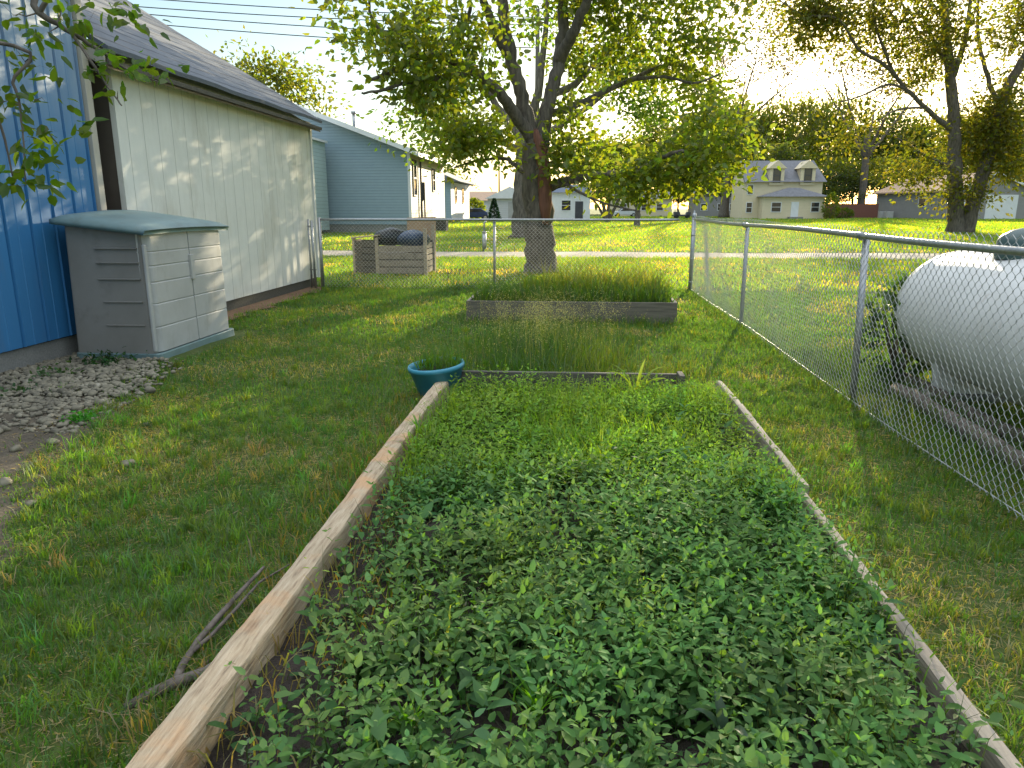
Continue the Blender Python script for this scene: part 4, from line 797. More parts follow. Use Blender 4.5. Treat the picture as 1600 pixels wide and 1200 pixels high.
# grey garage with tan roof
A = at(1368, 326, 120); B = at(1486, 326, 104); Cc = at(1606, 326, 116); gr = thing('grey_garage', (B[0], B[1], 0), 'long taupe grey garage with tan roof and white overhead door', 'garage')
u = (A-B)[:2]; v = (Cc-B)[:2]; Lu, Lv = np.linalg.norm(u), np.linalg.norm(v); u /= Lu; v = np.array([-u[1], u[0]])*np.sign(np.cross(u, v) if False else (u[0]*v[1]-u[1]*v[0]))
Lv = 11.5
def lg(a, c_, z): return (u[0]*a+v[0]*c_, u[1]*a+v[1]*c_, z)
b = MB(); b.hexa([lg(0, 0, 0), lg(Lu, 0, 0), lg(Lu, Lv, 0), lg(0, Lv, 0)], [lg(0, 0, 3.7), lg(Lu, 0, 3.7), lg(Lu, Lv, 3.7), lg(0, Lv, 3.7)]); b.build('wall', M['garagegrey'], gr)
b = MB(); b.poly([lg(-.02, 0, 3.7), lg(-.02, Lv, 3.7), lg(-.02, Lv/2, 5.9)]); b.build('gable_wall', M['garagegrey'], gr)
for s_, (ca, cb_) in enumerate(((-.5, Lv/2), (Lv+.5, Lv/2))):
    b = MB(); b.hexa([lg(-.5, ca, 3.55), lg(Lu+.5, ca, 3.55), lg(Lu+.5, cb_, 5.95), lg(-.5, cb_, 5.95)], [lg(-.5, ca, 3.75), lg(Lu+.5, ca, 3.75), lg(Lu+.5, cb_, 6.15), lg(-.5, cb_, 6.15)]); b.build('roof', M['tanroof'], gr)
    b = MB(); b.hexa([lg(-.56, ca, 3.5), lg(-.505, ca, 3.5), lg(-.505, cb_, 5.9), lg(-.56, cb_, 5.9)], [lg(-.56, ca, 3.78), lg(-.505, ca, 3.78), lg(-.505, cb_, 6.18), lg(-.56, cb_, 6.18)]); b.build('rake_board', M['white'], gr)
b = MB(); b.hexa([lg(-.07, 5.0, .05), lg(0, 5.0, .05), lg(0, 9.6, .05), lg(-.07, 9.6, .05)], [lg(-.07, 5.0, 3.2), lg(0, 5.0, 3.2), lg(0, 9.6, 3.2), lg(-.07, 9.6, 3.2)]); b.build('overhead_door', M['white'], gr)
b = MB(); b.hexa([lg(-.07, 1.6, .05), lg(0, 1.6, .05), lg(0, 2.7, .05), lg(-.07, 2.7, .05)], [lg(-.07, 1.6, 2.3), lg(0, 1.6, 2.3), lg(0, 2.7, 2.3), lg(-.07, 2.7, 2.3)]); b.build('door', M['white'], gr)
f = MB(); f.hexa([lg(5.0, -.07, 1.6), lg(6.6, -.07, 1.6), lg(6.6, 0, 1.6), lg(5.0, 0, 1.6)], [lg(5, -.07, 3.0), lg(6.6, -.07, 3.0), lg(6.6, 0, 3.0), lg(5, 0, 3.0)]); w_ = f.build('window', M['white'], gr)
f = MB(); f.hexa([lg(5.15, -.10, 1.75), lg(6.45, -.10, 1.75), lg(6.45, -.06, 1.75), lg(5.15, -.06, 1.75)], [lg(5.15, -.10, 2.85), lg(6.45, -.10, 2.85), lg(6.45, -.06, 2.85), lg(5.15, -.06, 2.85)]); f.build('pane', M['glass'], w_)
for k_, a in enumerate((11.5, 13.2)):
    p = lg(a, -1.0, 0); o = thing('air_conditioner', (B[0]+p[0], B[1]+p[1], 0), ('left' if k_ else 'right')+' one of two outdoor units beside the grey garage wall', 'air conditioner', 'air conditioners beside the grey garage'); hbox(o, 'casing', M['boxgrey'], -.5, -.5, 0, .5, .5, 1.0, .05); b = MB(); b.lathe([(.4, 1.001), (.4, 1.03), (0, 1.05)], 16); b.build('fan_grille', M['darktrim'], o)
# dim distant houses behind the slim trees
Y_ = 150.
for px0, px1, py, mt, rm, lab in ((955, 1050, 316, 'houseyellow', 'greyroof', 'low tan house far behind the slim tree'), (1085, 1160, 308, 'garagegrey', 'greyroof', 'dim grey house far away left of the yellow house'), (1590, 1680, 300, 'garagegrey', 'greyroof', 'grey house at the right picture edge behind the garage'), (680, 770, 318, 'housewhite', 'tanroof', 'tan roofed house far beyond the white garage')):
    x0, x1, zt = wx(px0, Y_), wx(px1, Y_), wz(py, Y_)+.6; o = thing('far_house', ((x0+x1)/2, Y_, 0), lab, 'house'); h2 = (x1-x0)/2
    hbox(o, 'wall', M[mt], -h2, 0, 0, h2, 8, zt); b = MB(); b.hexa([(-h2-.5, -.5, zt), (-h2-.5, 8.5, zt), (-h2-.5, 4, zt+1.8)], [(h2+.5, -.5, zt), (h2+.5, 8.5, zt), (h2+.5, 4, zt+1.8)]); b.build('roof', M[rm], o)
    for fx in (-.6, .1, .6): window_y(o, fx*h2, 0, 1.1, 1.2, 1.2, 'white')
# ------------------------------------------------------------------ vehicles
def car(loc, rz, body, label, scale=1.):
    o = thing('parked_car', loc, label, 'car', None, rz); L = 2.2
    prof = [(-L, .35), (-L, .75), (-L+.15, .92), (-1.2, 1.0), (-.6, 1.42), (.8, 1.45), (1.5, 1.02), (L-.1, .9), (L, .6), (L, .35)]
    b = MB(); b.prism_y([(x_, z) for x_, z in prof][::-1], -.85, .85); b.build('body', body, o, bevel=.07, seg=3)
    for s_ in (-1, 1):
        b = MB(); b.poly([(-1.0, s_*.857, 1.0), (-.52, s_*.857, 1.34), (.75, s_*.857, 1.36), (1.25, s_*.857, 1.03)]); b.build('side_window', M['glass'], o)
        for x_ in (-1.35, 1.35):
            b = MB(); b.tube([(x_, s_*.70, .33), (x_, s_*.89, .33)], .33, 16); wv = b.build('wheel', M['rubber'], o); b = MB(); b.tube([(x_, s_*.885, .33), (x_, s_*.90, .33)], .2, 12); b.build('rim', M['galv'], wv)
    b = MB(); b.hexa([(-1.22, -.7, 1.03), (-.62, -.65, 1.41), (-.62, .65, 1.41), (-1.22, .7, 1.03)], [(-1.24, -.7, 1.05), (-.64, -.65, 1.43), (-.64, .65, 1.43), (-1.24, .7, 1.05)]); b.build('windscreen', M['glass'], o)
    return o
car((wx(740, 92), 92, 0), R(12), M['bluecar'], 'dark blue car parked left of the white garage')
car((wx(977, 132), 132, 0), R(4), M['whitecar'], 'pale car parked on the far street behind the slim tree')
o = thing('golf_cart', (wx(1066, 112), 112, 0), 'small dark golf cart on the far lawn left of the yellow house', 'golf cart')
b = MB(); b.prism_y([(-1.2, .3), (1.1, .3), (1.2, .9), (.7, .95), (.5, .55), (-.3, .55), (-.4, .95), (-1.2, .95)], -.6, .6); b.build('body', M['darktrim'], o, bevel=.04)
b = MB(); b.box(-1.2, -.65, 1.85, .9, .65, 1.93); b.build('canopy', M['whitecar'], o, bevel=.02)
b = MB(); [b.tube([(x_, y_, .9), (x_*.95, y_, 1.86)], .03, 6) for x_ in (-1.0, .8) for y_ in (-.58, .58)]; b.build('canopy_frame', M['darktrim'], o)
for x_ in (-.8, .8):
    for y_ in (-.6, .6): b = MB(); b.tube([(x_, y_-.1, .27), (x_, y_+.1, .27)], .27, 14); b.build('wheel', M['rubber'], o)

# ------------------------------------------------------------------ trees
def cat(pts, n=6, jit=0.):
    pts = [np.array(p, float) for p in pts]; out = []; N = len(pts)
    for i in range(N-1):
        p0, p1, p2, p3 = pts[max(i-1, 0)], pts[i], pts[i+1], pts[min(i+2, N-1)]
        for k in range(n):
            t_ = k/n; out.append(.5*((2*p1)+(-p0+p2)*t_+(2*p0-5*p1+4*p2-p3)*t_**2+(-p0+3*p1-3*p2+p3)*t_**3)+rng.normal(0, jit, 3)*(1 if k else .4))
    out.append(pts[-1]); return out
def tree(name, base, label, limbs, blobs, leaf=(.12, .07), per=60, spread=.45, col=(.07, .11, .02), group=None, cat_='tree', shape='rhomb', lean_up=.3, bark='bark', hole=.0, seed=1, twig_r=.012, trunk_n=12):
    """limbs: [(points relative to base, r0, r1)]; blobs: [(centre, radii, clusters)]; clusters are tied back by twigs to the nearest wood"""
    o = thing(name, base, label, cat_, group); mb = MB(); nodes = []; nr = []
    for li, (pts, r0, r1) in enumerate(limbs):
        c_ = cat(pts, 6, min(r0, .3)*.10); N = len(c_); rad = [r0+(r1-r0)*(i/(N-1))**.85 for i in range(N)]
        if li == 0: rad[0] *= 1.45; rad[1] *= 1.2; rad[2] *= 1.07
        mb.tube(c_, rad, trunk_n if r0 > .1 else 7, jit=.05); s_ = int(N*.45) if li == 0 else int(N*.2)
        nodes += c_[s_:]; nr += rad[s_:]
    cl_ = []
    for c_, rd, n in blobs:
        k = 0
        while k < n:
            p = rng.normal(size=3); p = p/np.linalg.norm(p)*rng.random()**.42; q = np.array(c_)+p*np.array(rd)
            if hole and vnoise(np.array([q[0]*.55+q[2]*.3]), np.array([q[2]*.6+q[1]*.35]), seed)[0] < hole: k += .34; continue
            cl_.append(q); k += 1
    cl_ = np.array(cl_); nd = np.array(nodes); dmin = np.array([np.min(np.linalg.norm(nd-q, axis=1)) for q in cl_]); order = np.argsort(dmin)
    cap = len(nd)+len(cl_)*4; buf = np.zeros((cap, 3)); buf[:len(nd)] = nd; rb = np.zeros(cap); rb[:len(nd)] = nr; m = len(nd); LP, LD = [], []
    for i in order:
        q = cl_[i]; d = np.linalg.norm(buf[:m]-q, axis=1)+.35*np.clip(buf[:m, 2]-q[2], 0, 9); j = int(np.argmin(d)); s_ = buf[j]; L = np.linalg.norm(q-s_)
        mid = s_*.5+q*.5+rng.normal(0, .10*L, 3)+np.array([0, 0, .07*L]); pts = [s_, s_*.6+mid*.4+rng.normal(0, .03*L, 3), mid, mid*.45+q*.55+rng.normal(0, .05*L, 3), q]
        ra = min(rb[j]*.75, twig_r*(.7+.55*L)); mb.tube(pts, [ra, ra*.8, ra*.62, ra*.45, ra*.2], 5 if ra > .02 else 4, cap=False)
        for p, rr_ in zip(pts[1:], (.8, .62, .45, .2)): buf[m] = p; rb[m] = ra*rr_; m += 1
        n = int(per*rng.uniform(.6, 1.35)); n2 = n//4; tt = rng.uniform(.45, 1, n2)[:, None]
        P = np.concatenate([q+rng.normal(0, 1, (n-n2, 3))*np.array([spread, spread, spread*.62]), pts[2]*(1-tt)+q*tt+rng.normal(0, spread*.35, (n2, 3))]); LP.append(P)
        LD.append(unit(P-q+rng.normal(0, spread*.8, P.shape)+np.array([0, 0, -.12*spread])))
    mb.build('trunk', M[bark], o, True); P = np.concatenate(LP); D = np.concatenate(LD); n = len(P)
    L = leaf[0]*(.65+.6*rng.random(n)); W = leaf[1]*(.65+.6*rng.random(n)); Nn = rdir(n, 1.0*lean_up/.3*.6)
    v, fs, k = leaves(P, D, Nn, L, W, shape, .18); g_ = tint(n, col, .28, .22)
    mesh_np('crown', v, fs, M['leafdim' if name == 'airy_tree' else 'leaf'], o, np.repeat(g_, k, 0)); return o
def rel(base, *pp): return [at(px, py, Y)-np.array(base) for px, py, Y in pp]
# the big tree behind the back fence
TB = np.array([wx(845, 16.5), 16.5, 0.])
limbs = [(rel(TB, (845, 432, 16.5), (844, 380, 16.5), (841, 320, 16.5), (839, 260, 16.5), (836, 215, 16.5)), .35, .28),
 (rel(TB, (834, 240, 16.5), (824, 185, 16.5), (806, 120, 16.4), (792, 60, 16.2), (785, 0, 16), (790, -90, 15.8), (800, -180, 15.6)), .175, .08),
 (rel(TB, (842, 235, 16.5), (856, 165, 16.6), (873, 95, 16.7), (880, 30, 16.9), (876, -60, 17), (880, -160, 17)), .175, .08),
 (rel(TB, (872, 95, 16.7), (893, 55, 16.3), (912, 15, 16), (930, -50, 15.6), (960, -140, 15)), .14, .06),
 (rel(TB, (800, 100, 16.4), (770, 40, 15.8), (752, -20, 15.2), (735, -100, 14.8)), .11, .05),
 (rel(TB, (836, 225, 16.5), (806, 180, 16.2), (775, 140, 15.8), (740, 112, 15.4), (700, 92, 15.1), (660, 88, 14.8), (615, 110, 14.5), (580, 125, 14.3)), .15, .03),
 (rel(TB, (740, 112, 15.4), (690, 122, 14.8), (640, 128, 14.4), (600, 140, 14.2), (565, 145, 14.)), .07, .02),
 (rel(TB, (700, 92, 15.1), (722, 50, 14.8), (735, 10, 14.6), (725, -40, 14.4)), .06, .025),
 (rel(TB, (660, 88, 14.8), (610, 60, 14.4), (582, 30, 14.3), (575, -10, 14.2)), .05, .02),
 (rel(TB, (846, 295, 16.5), (880, 285, 16.2), (930, 274, 15.8), (985, 270, 15.3), (1035, 245, 15), (1075, 235, 14.8)), .12, .03),
 (rel(TB, (880, 285, 16.2), (905, 300, 15.6), (945, 318, 15), (1000, 330, 14.4)), .04, .015),
 (rel(TB, (838, 285, 16.5), (812, 265, 16.8), (790, 248, 17), (750, 250, 17.4), (710, 262, 17.6)), .07, .02),
 (rel(TB, (852, 180, 16.6), (885, 172, 17.2), (930, 150, 17.8), (985, 125, 18.4), (1045, 100, 19), (1090, 110, 19.4)), .10, .03),
 (rel(TB, (985, 125, 18.4), (1040, 120, 18.2), (1085, 130, 18), (1125, 115, 18)), .05, .02),
 (rel(TB, (858, 150, 16.6), (900, 130, 18), (940, 90, 19.2), (985, 50, 20.4), (1020, 0, 21)), .10, .03)]
def bl_(px, py, Y, rx, ry, rz, n): return (at(px, py, Y)-TB, (rx, ry, rz), n)
blobs = [bl_(600, 115, 14.4, 1.25, 1.1, .75, 26), bl_(600, 40, 14.4, 1.1, 1.1, .8, 21), bl_(690, 150, 14.9, 1.1, 1.1, .7, 19), bl_(700, 20, 14.8, 1.3, 1.3, 1.0, 26), bl_(700, 225, 17, 1.0, 1.3, .6, 26), bl_(770, 215, 17.4, .9, 1.2, .6, 22),
 bl_(800, -60, 16, 2.2, 1.8, 1.3, 46), bl_(930, 30, 16.5, 1.6, 1.6, 1.0, 48), bl_(930, 120, 17.4, 1.3, 1.5, .9, 44), bl_(930, 210, 16.8, 1.2, 1.4, .65, 26), bl_(1000, 275, 15.4, 1.25, 1.2, .5, 34), bl_(1080, 265, 15, .9, 1.0, .62, 28), bl_(1060, 190, 16.5, 1.2, 1.4, .8, 29), bl_(1130, 230, 15.5, .6, .8, .7, 12), bl_(1080, 100, 18.4, 1.3, 1.5, .9, 40), bl_(1060, 10, 18, 1.7, 1.7, 1.1, 42),
 bl_(900, -150, 16.5, 2.6, 2.2, 1.4, 46), bl_(700, -110, 15, 2.0, 1.8, 1.2, 34), bl_(880, 250, 16.2, .7, .8, .4, 12), bl_(850, 130, 18, 1.2, 1., .8, 18), bl_(1000, -120, 17, 2.2, 2, 1.2, 30)]
big = tree('big_tree', TB, 'large spreading tree with split reddish trunk behind the back fence', limbs, blobs, (.155, .095), 42, .30, (.13, .175, .032), hole=.48, seed=4, shape='ovate', trunk_n=16)
# stripped bark scar down the front of the trunk
b = MB(); P = [(853, 350), (853, 320), (852, 290), (850, 262), (847, 240), (843, 222), (838, 205)]; wd = [.05, .12, .135, .13, .12, .11, .03]
zc = [at(px, py, 16.5)-TB for px, py in P]; k = 6
for i, (c_, ww) in enumerate(zip(zc, wd)):
    for j in range(k):
        s_ = -1+2*j/(k-1); b.v.append((c_[0]+ww*s_, -.372+.014*i+.05*(s_*s_)*(1+(s_ > 0)*.8), c_[2]+.03*math.sin(j*2.1)*(i in (0, 6))))
for i in range(len(P)-1):
    for j in range(k-1): b.f.append((i*k+j, i*k+j+1, (i+1)*k+j+1, (i+1)*k+j))
sc_ = b.build('bark_scar', M['scar'], big, True); md = sc_.modifiers.new('solid', 'SOLIDIFY'); md.thickness = .04; md.offset = 0
# second big trunk behind it
B2 = np.array([wx(816, 36), 36, 0.]); H2 = lambda px, py, Y: at(px, py, Y)-B2
tree('shade_tree', B2, 'grey trunked shade tree standing directly behind the big tree', [([(0, 0, -.1), (0, 0, 1.5), (.1, 0, 3), (.1, 0, 4.6)], .50, .42), ([(.1, 0, 4.4), (-1.5, .5, 6.5), (-3, 1, 9)], .25, .08), ([(.1, 0, 4.5), (.8, -.4, 7), (1.2, 0, 11)], .3, .08), ([(.1, 0, 4.2), (3, .5, 6), (5.5, 1, 8)], .2, .06), ([(0, 0, 4.0), (-2.5, -.6, 5.2), (-5, -1., 6)], .18, .05)],
 [((-4.6, -.5, 5.0), (2.3, 2, 1.5), 34), ((-3.2, .5, 7.8), (2.6, 2.4, 1.6), 34), ((1, 0, 11), (4, 3.5, 2.2), 46), ((4.5, .8, 7.5), (3., 2.6, 1.7), 44), ((6.5, 0, 6), (2.0, 2, 1.), 20)], (.26, .17), 44, .62, (.09, .155, .035), hole=.42, seed=8)
# right double-trunked tree
B3 = np.array([wx(1500, 46), 46, 0.]); r3 = lambda *pp: [at(px, py, Y)-B3 for px, py, Y in pp]
def b3(px, py, Y, rx, ry, rz, n): return (at(px, py, Y)-B3, (rx, ry, rz), n)
tree('twin_trunk_tree', B3, 'tall twin trunked tree on the right lawn in front of the grey garage', [(r3((1492, 372, 46), (1493, 320, 46), (1492, 250, 46), (1490, 180, 46), (1484, 110, 46), (1477, 30, 46), (1478, -80, 46)), .50, .18),
 (r3((1508, 370, 46), (1522, 310, 46), (1545, 240, 46), (1562, 165, 46), (1590, 110, 45.5), (1640, 30, 45)), .46, .2), (r3((1492, 205, 46), (1470, 190, 45.5), (1435, 158, 45), (1400, 120, 44.6), (1378, 70, 44), (1358, 10, 44)), .19, .05),
 (r3((1400, 120, 44.6), (1380, 100, 44), (1340, 75, 43), (1310, 30, 42), (1250, 20, 42.5), (1190, -20, 43)), .12, .02), (r3((1425, 145, 45), (1390, 132, 44), (1345, 150, 43), (1310, 160, 42)), .09, .03), (r3((1440, 168, 45), (1400, 172, 44), (1365, 195, 43)), .08, .03), (r3((1490, 262, 46), (1450, 245, 45), (1400, 215, 43.5), (1350, 200, 42)), .10, .03),
 (r3((1484, 130, 46), (1500, 90, 46), (1512, 40, 46), (1520, -40, 46)), .2, .08), (r3((1486, 110, 46), (1462, 70, 46), (1440, 20, 46)), .14, .05), (r3((1560, 170, 46), (1540, 110, 46.5), (1528, 50, 47), (1530, -20, 47)), .16, .06)],
 [b3(1330, 110, 43, 2.6, 2.6, 2.0, 36), b3(1300, 30, 43, 3.0, 3, 2.2, 44), b3(1400, 30, 44.5, 3.0, 3, 2.2, 30), b3(1320, 190, 42.5, 2.4, 2.5, 1.4, 24), b3(1420, 215, 44, 2.3, 2.5, 1.4, 22), b3(1440, 110, 45, 1.8, 2, 1.6, 12), b3(1500, 30, 46, 2.6, 2.6, 2.2, 22), b3(1590, 40, 46, 3.0, 3, 2.6, 40), b3(1590, 160, 46, 2.2, 2.4, 2.0, 36), b3(1570, 240, 46, 1.8, 2, 1.4, 26), b3(1510, 200, 46.5, 1.4, 2, 2.0, 18), b3(1470, -80, 46, 6, 4, 2.6, 40), b3(1350, -70, 44, 4, 3, 2.2, 26), b3(1420, 265, 45, 1.4, 1.8, .8, 12), b3(1510, 300, 45.6, 1.0, 1, 1.0, 9), b3(1240, 40, 43, 2.4, 2.4, 1.7, 36), b3(1180, -20, 43, 2.2, 2.4, 1.6, 18), b3(1260, 100, 43, 1.6, 2, .7, 12)],
 (.27, .15), 100, .85, (.115, .125, .022), hole=.42, seed=12)
# small trees mid-lawn
B4 = np.array([wx(996, 62), 62, 0.])
tree('slim_tree', B4, 'slim forked young tree on the far lawn left of the corner post', [([(0, 0, -.1), (.05, 0, 1.4), (.15, 0, 2.8)], .24, .19), ([(.15, 0, 2.4), (.5, 0, 4.2), (.4, 0, 6)], .15, .05), ([(.05, 0, 1.3), (-1.2, 0, 3.2), (-2.2, 0, 5)], .12, .05)], [((.4, 0, 5.6), (2.6, 2.4, 1.5), 30), ((-2.2, 0, 5.4), (2.2, 2, 1.2), 20), ((1.5, 0, 7.5), (2.6, 2.4, 1.5), 20)], (.3, .2), 55, .7, (.08, .11, .018), hole=.25, seed=15)
B5 = np.array([wx(949, 80), 80, 0.])
tree('multi_stem_tree', B5, 'multi stemmed small tree with fanned trunks right of the big trunk', [([(0, 0, -.1), (-.5, 0, 2), (-1.3, 0, 4.2)], .25, .12), ([(0, 0, 0), (.15, 0, 2), (.2, .2, 4.6)], .22, .1), ([(.1, 0, 0), (.9, 0, 1.8), (1.9, 0, 3.8)], .22, .1), ([(-.1, 0, 0), (-1.0, .2, 1.7), (-2.4, 0, 3.2)], .18, .08)], [((0, 0, 5), (4.2, 3, 1.8), 44), ((0, 0, 7), (3, 2.6, 1.6), 24)], (.36, .24), 60, .85, (.06, .09, .018), hole=.2, seed=16)
# background trees: three prototypes, copied
def generic(name, base, label, h, rx, col, seed, group=None, hole=.25, n=70, leaf=(.42, .27), per=70, low=.45, spr=1.5):
    st = rng.bit_generator.state
    L = [([(0, 0, -.2), (.1, 0, h*.22), (0, .2, h*.42)], h*.022, h*.014)]
    for k in range(5):
        a = k*1.257+seed; L.append(([(0, .1, h*.30), (rx*.3*math.cos(a), rx*.3*math.sin(a), h*.5), (rx*.62*math.cos(a), rx*.62*math.sin(a), h*(.62+.08*(k % 3)))], h*.009, h*.002))
    B_ = [((0, 0, h*.78), (rx*.7, rx*.7, h*.2), n//3)]
    for k in range(6):
        a = k*1.05+seed*1.7; rr_ = rx*(.5+.1*math.sin(seed+k*2)); B_.append(((rr_*math.cos(a), rr_*math.sin(a), h*(low+.17*((k*7+seed) % 3)/2)), (rx*.48, rx*.48, h*.15), n//8))
    return tree(name, base, label, L, B_, leaf, per, min(h*.075, spr), col, group, hole=hole, seed=seed)
def copy_tree(o, loc, rz, sc, label):
    c_ = o.copy(); COL.objects.link(c_); c_.location = loc; c_.rotation_euler = (0, 0, rz); c_.scale = sc; c_['label'] = label
    for ch in o.children: d = ch.copy(); COL.objects.link(d); d.parent = c_
    return c_
GT = 'background trees round the yards'
pa = generic('leafy_tree', (wx(430, 60), 60, 0), 'bright rounded tree rising above the white shed roof', 15.0, 5.2, (.10, .125, .02), 21, GT)
pb = generic('leafy_tree', (wx(1215, 118), 120, 0), 'tall dull green tree directly behind the yellow house', 11.5, 8, (.06, .085, .025), 22, GT, n=110)
pc = generic('leafy_tree', (wx(1330, 132), 132, 0), 'broad yellow green tree above the red brown fence', 10.5, 8, (.09, .11, .016), 23, GT, n=100)
pd_ = generic('airy_tree', (wx(1132, 118), 118, 0), 'very tall airy tree left of the yellow house below the sun glow', 31, 13, (.11, .095, .05), 25, GT, hole=.46, n=76, leaf=(.46, .27), per=56, low=.64, spr=1.2)
W_ = lambda px, Y: (wx(px, Y), Y, 0)
for src, px, Y, sc, lab in ((pb, 655, 120, (1, 1, .95), 'dark green tree showing right of the blue grey house roof'), (pb, 605, 110, (.6, .6, .72), 'small dark green treetop above the blue grey roof ridge'), (pa, 350, 66, (.85, .85, 1.0), 'rounded treetop above the middle of the shed roof'),
    (pc, 1130, 128, (.9, .9, .9), 'yellow green tree left of the yellow house'), (pb, 1060, 165, (1, 1, .75), 'distant green tree behind the golf cart'), (pc, 960, 180, (1.1, 1.1, .85), 'distant tree behind the multi stemmed tree'), (pb, 1305, 128, (.9, .9, .7), 'dark tree between the yellow house and the red fence'),
    (pc, 1420, 138, (1.1, 1.1, 1.05), 'yellow green tree rising behind the tan garage roof'), (pc, 1540, 135, (1.1, 1.1, 1.15), 'tree behind the right end of the grey garage'), (pb, 745, 200, (1.2, 1.2, .5), 'low distant tree line piece beyond the tan roofed house'),
    (pb, 870, 190, (1.3, 1.3, .7), 'distant tree seen behind the big trunk'), (pc, 1640, 120, (1.1, 1.1, 1.2), 'tree at the right picture edge behind the grey garage'), (pd_, 1345, 124, (1, 1, .96), 'very tall airy tree between the yellow house and the grey garage'), (pc, 1205, 205, (2.0, 2.0, 2.9), 'pale hazy tall tree far behind the yellow house'), (pb, 1120, 215, (2.1, 2.1, 2.7), 'tall dull tree far behind the grey house left of the yellow house'), (pc, 1290, 220, (2.0, 2.0, 3.2), 'tall hazy tree far behind the gap right of the yellow house'),
    (pb, 1375, 225, (2.2, 2.2, 2.6), 'tall dull tree far behind the left end of the tan roof'), (pc, 1455, 210, (2.1, 2.1, 2.6), 'tall hazy tree far behind the middle of the tan roof'), (pb, 1560, 230, (2.2, 2.2, 2.7), 'tall dull tree far behind the right end of the grey garage'), (pc, 1035, 225, (2.0, 2.0, 2.2), 'tall hazy tree far behind the slim forked tree')):
    copy_tree(src, W_(px, Y), px*.37, sc, lab)
# small evergreen and shrubs
e_ = thing('conifer', W_(772, 80), 'small conical evergreen in front of the white garage', 'tree'); n = 900; z = rng.random(n); a = rng.uniform(0, 6.28, n); r_ = (1-z)*.75*(.6+.4*rng.random(n)); P = np.stack([r_*np.cos(a), r_*np.sin(a), .2+z*2.3], 1)
v, fs, k = leaves(P, np.stack([np.cos(a), np.sin(a), np.full(n, -.3)], 1), rdir(n, 1), np.full(n, .25), np.full(n, .14), 'rhomb', .1); mesh_np('foliage', v, fs, M['leaf'], e_, np.repeat(tint(n, (.02, .06, .03), .2), k, 0)); b = MB(); b.tube([(0, 0, 0), (0, 0, 2)], .06, 6); b.build('trunk', M['bark'], e_)
def shrub(loc, label, rad, h, n, leaf, col):
    o = thing('shrub', loc, label, 'shrub'); d = rdir(n, .25); P = d*np.array([rad, rad, h*.5])*(.55+.45*rng.random(n)**.5)[:, None]+np.array([0, 0, h*.5]); P[:, 2] = np.clip(P[:, 2], .02, None)
    L = leaf*(.6+.8*rng.random(n)); v, fs, k = leaves(P, unit(d+rng.normal(0, .6, d.shape)), rdir(n, .8), L, L*.5, 'ovate', .2); mesh_np('foliage', v, fs, M['leaf'], o, np.repeat(tint(n, col, .3), k, 0))
    b = MB(); [b.tube([(0, 0, 0), (rad*.6*math.cos(q), rad*.6*math.sin(q), h*.7)], [.02, .005], 5) for q in np.linspace(0, 6, 9)]; b.build('stems', M['bark'], o)
shrub((2.70, 6.15, 0), 'dark green shrub at the far end of the white tank behind the fence', .30, .85, 620, .085, (.05, .10, .04))
shrub(W_(738, 98), 'yellow green bush behind the dark blue car', 1.6, 2.6, 900, .4, (.12, .15, .02))
shrub(W_(1298, 104), 'small bright bush at the corner of the yellow house', 1.0, 3.4, 600, .35, (.11, .15, .02))
shrub(W_(1320, 110), 'low bush in front of the red brown fence', 1.2, 1.4, 500, .3, (.07, .10, .02))
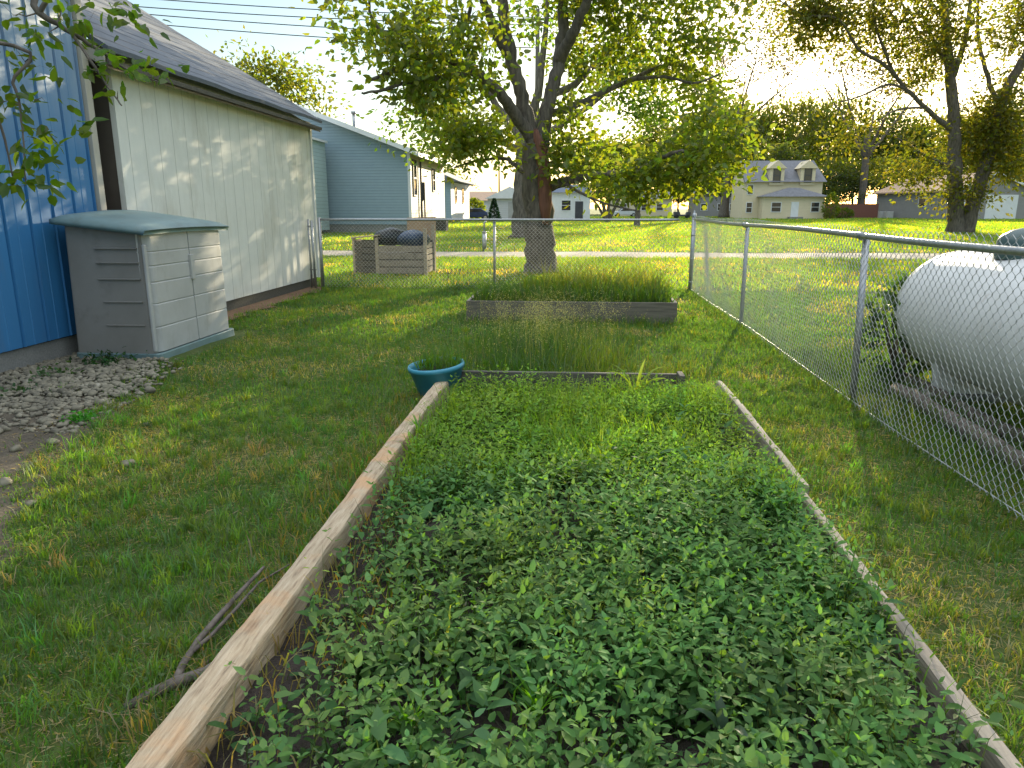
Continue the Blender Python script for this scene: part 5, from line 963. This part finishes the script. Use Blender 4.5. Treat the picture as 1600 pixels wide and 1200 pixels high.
# branch reaching in over the yard at the upper left, from a tree beside the viewer
B6 = np.array([-4.1, 1.5, 0.]); r6 = lambda *pp: [at(px, py, Y)-B6 for px, py, Y in pp]
def b6(px, py, Y, r_, n): return (at(px, py, Y)-B6, (r_, r_, r_*.7), n)
tree('leaning_tree', B6, 'tree beyond the left edge whose leafy branch hangs before the blue wall', [([(0, 0, -.1), (.05, .1, 1.2), (.1, .3, 2.4), (0, .4, 3.4)], .12, .07), ([(.1, .3, 2.3)] + r6((-60, -60, 3.1), (60, 20, 3.2), (110, 50, 3.25), (165, 85, 3.3), (200, 110, 3.3), (255, 130, 3.3)), .02, .0025), (r6((110, 50, 3.25), (145, 100, 3.2), (165, 130, 3.2), (190, 165, 3.15)), .008, .003),
 ([(.1, .3, 2.0)] + r6((-40, 60, 2.9), (20, 130, 2.95), (35, 200, 2.95), (40, 290, 2.9)), .011, .002), (r6((-20, 90, 2.9), (-10, 160, 2.8), (8, 220, 2.8), (20, 275, 2.8)), .008, .003), (r6((60, 20, 3.2), (80, -10, 3.2), (100, -60, 3.2)), .012, .006)],
 [b6(35, 75, 3.1, .14, 4), b6(60, 40, 3.2, .16, 5), b6(120, 25, 3.2, .16, 5), b6(205, 40, 3.3, .14, 3), b6(215, 105, 3.3, .10, 3), b6(250, 120, 3.3, .07, 1), b6(150, 110, 3.2, .08, 2), b6(182, 155, 3.15, .06, 1), b6(30, 145, 2.95, .12, 4), b6(55, 215, 2.95, .10, 3), b6(15, 200, 2.9, .1, 3), b6(45, 270, 2.9, .10, 4), b6(10, 280, 2.85, .10, 3), ((0, .4, 4.2), (1.0, .9, .7), 26), b6(-60, -40, 3.1, .3, 6)],
 (.062, .034), 9, .055, (.065, .125, .02), seed=31, shape='ovate', twig_r=.006)

# ------------------------------------------------------------------ power line
PB = W_(838, 46); up_ = thing('utility_pole', PB, 'wooden utility pole hidden behind the big trunk carrying the wires', 'utility pole')
b = MB(); b.tube([(0, 0, -.1), (0, 0, 6), (0, 0, 12.6)], [.17, .15, .12], 12); b.build('pole', M['darktimber'], up_, True); b = MB(); b.box(-1.2, -.06, 12.0, 1.2, .06, 12.12); b.build('crossarm', M['darktimber'], up_)
for py0, py1, nm in ((-8, 20, 'topmost'), (2, 38, 'upper middle'), (-22, 8, 'highest short'), (16, 56, 'lowest')):
    A_ = at(150, py0 if py0 > -30 else 0, 46); E_ = np.array(PB)+np.array([0, 0, at(838, py1+(838-520)*.06, 46)[2]]); dd = (A_-E_); A2 = E_+dd*1.6; pts = [E_+(A2-E_)*u-np.array([0, 0, 1])*(.5*4*u*(1-u)) for u in np.linspace(0, 1, 24)]
    b = MB(); b.tube(pts, .028, 5); tag(b.build('power_line', M['rubber']), nm+' of the thin black overhead wires crossing the sky above the shed', 'power line', 'overhead wires above the shed')
t_pole = thing('utility_pole', W_(780, 105), 'thin grey pole rising behind the white garage', 'utility pole'); b = MB(); b.tube([(0, 0, 0), (0, 0, 9.5)], [.14, .10], 8); b.build('pole', M['darktimber'], t_pole, True); b = MB(); b.box(-.9, -.05, 9.0, .9, .05, 9.1); b.build('crossarm', M['darktimber'], t_pole)
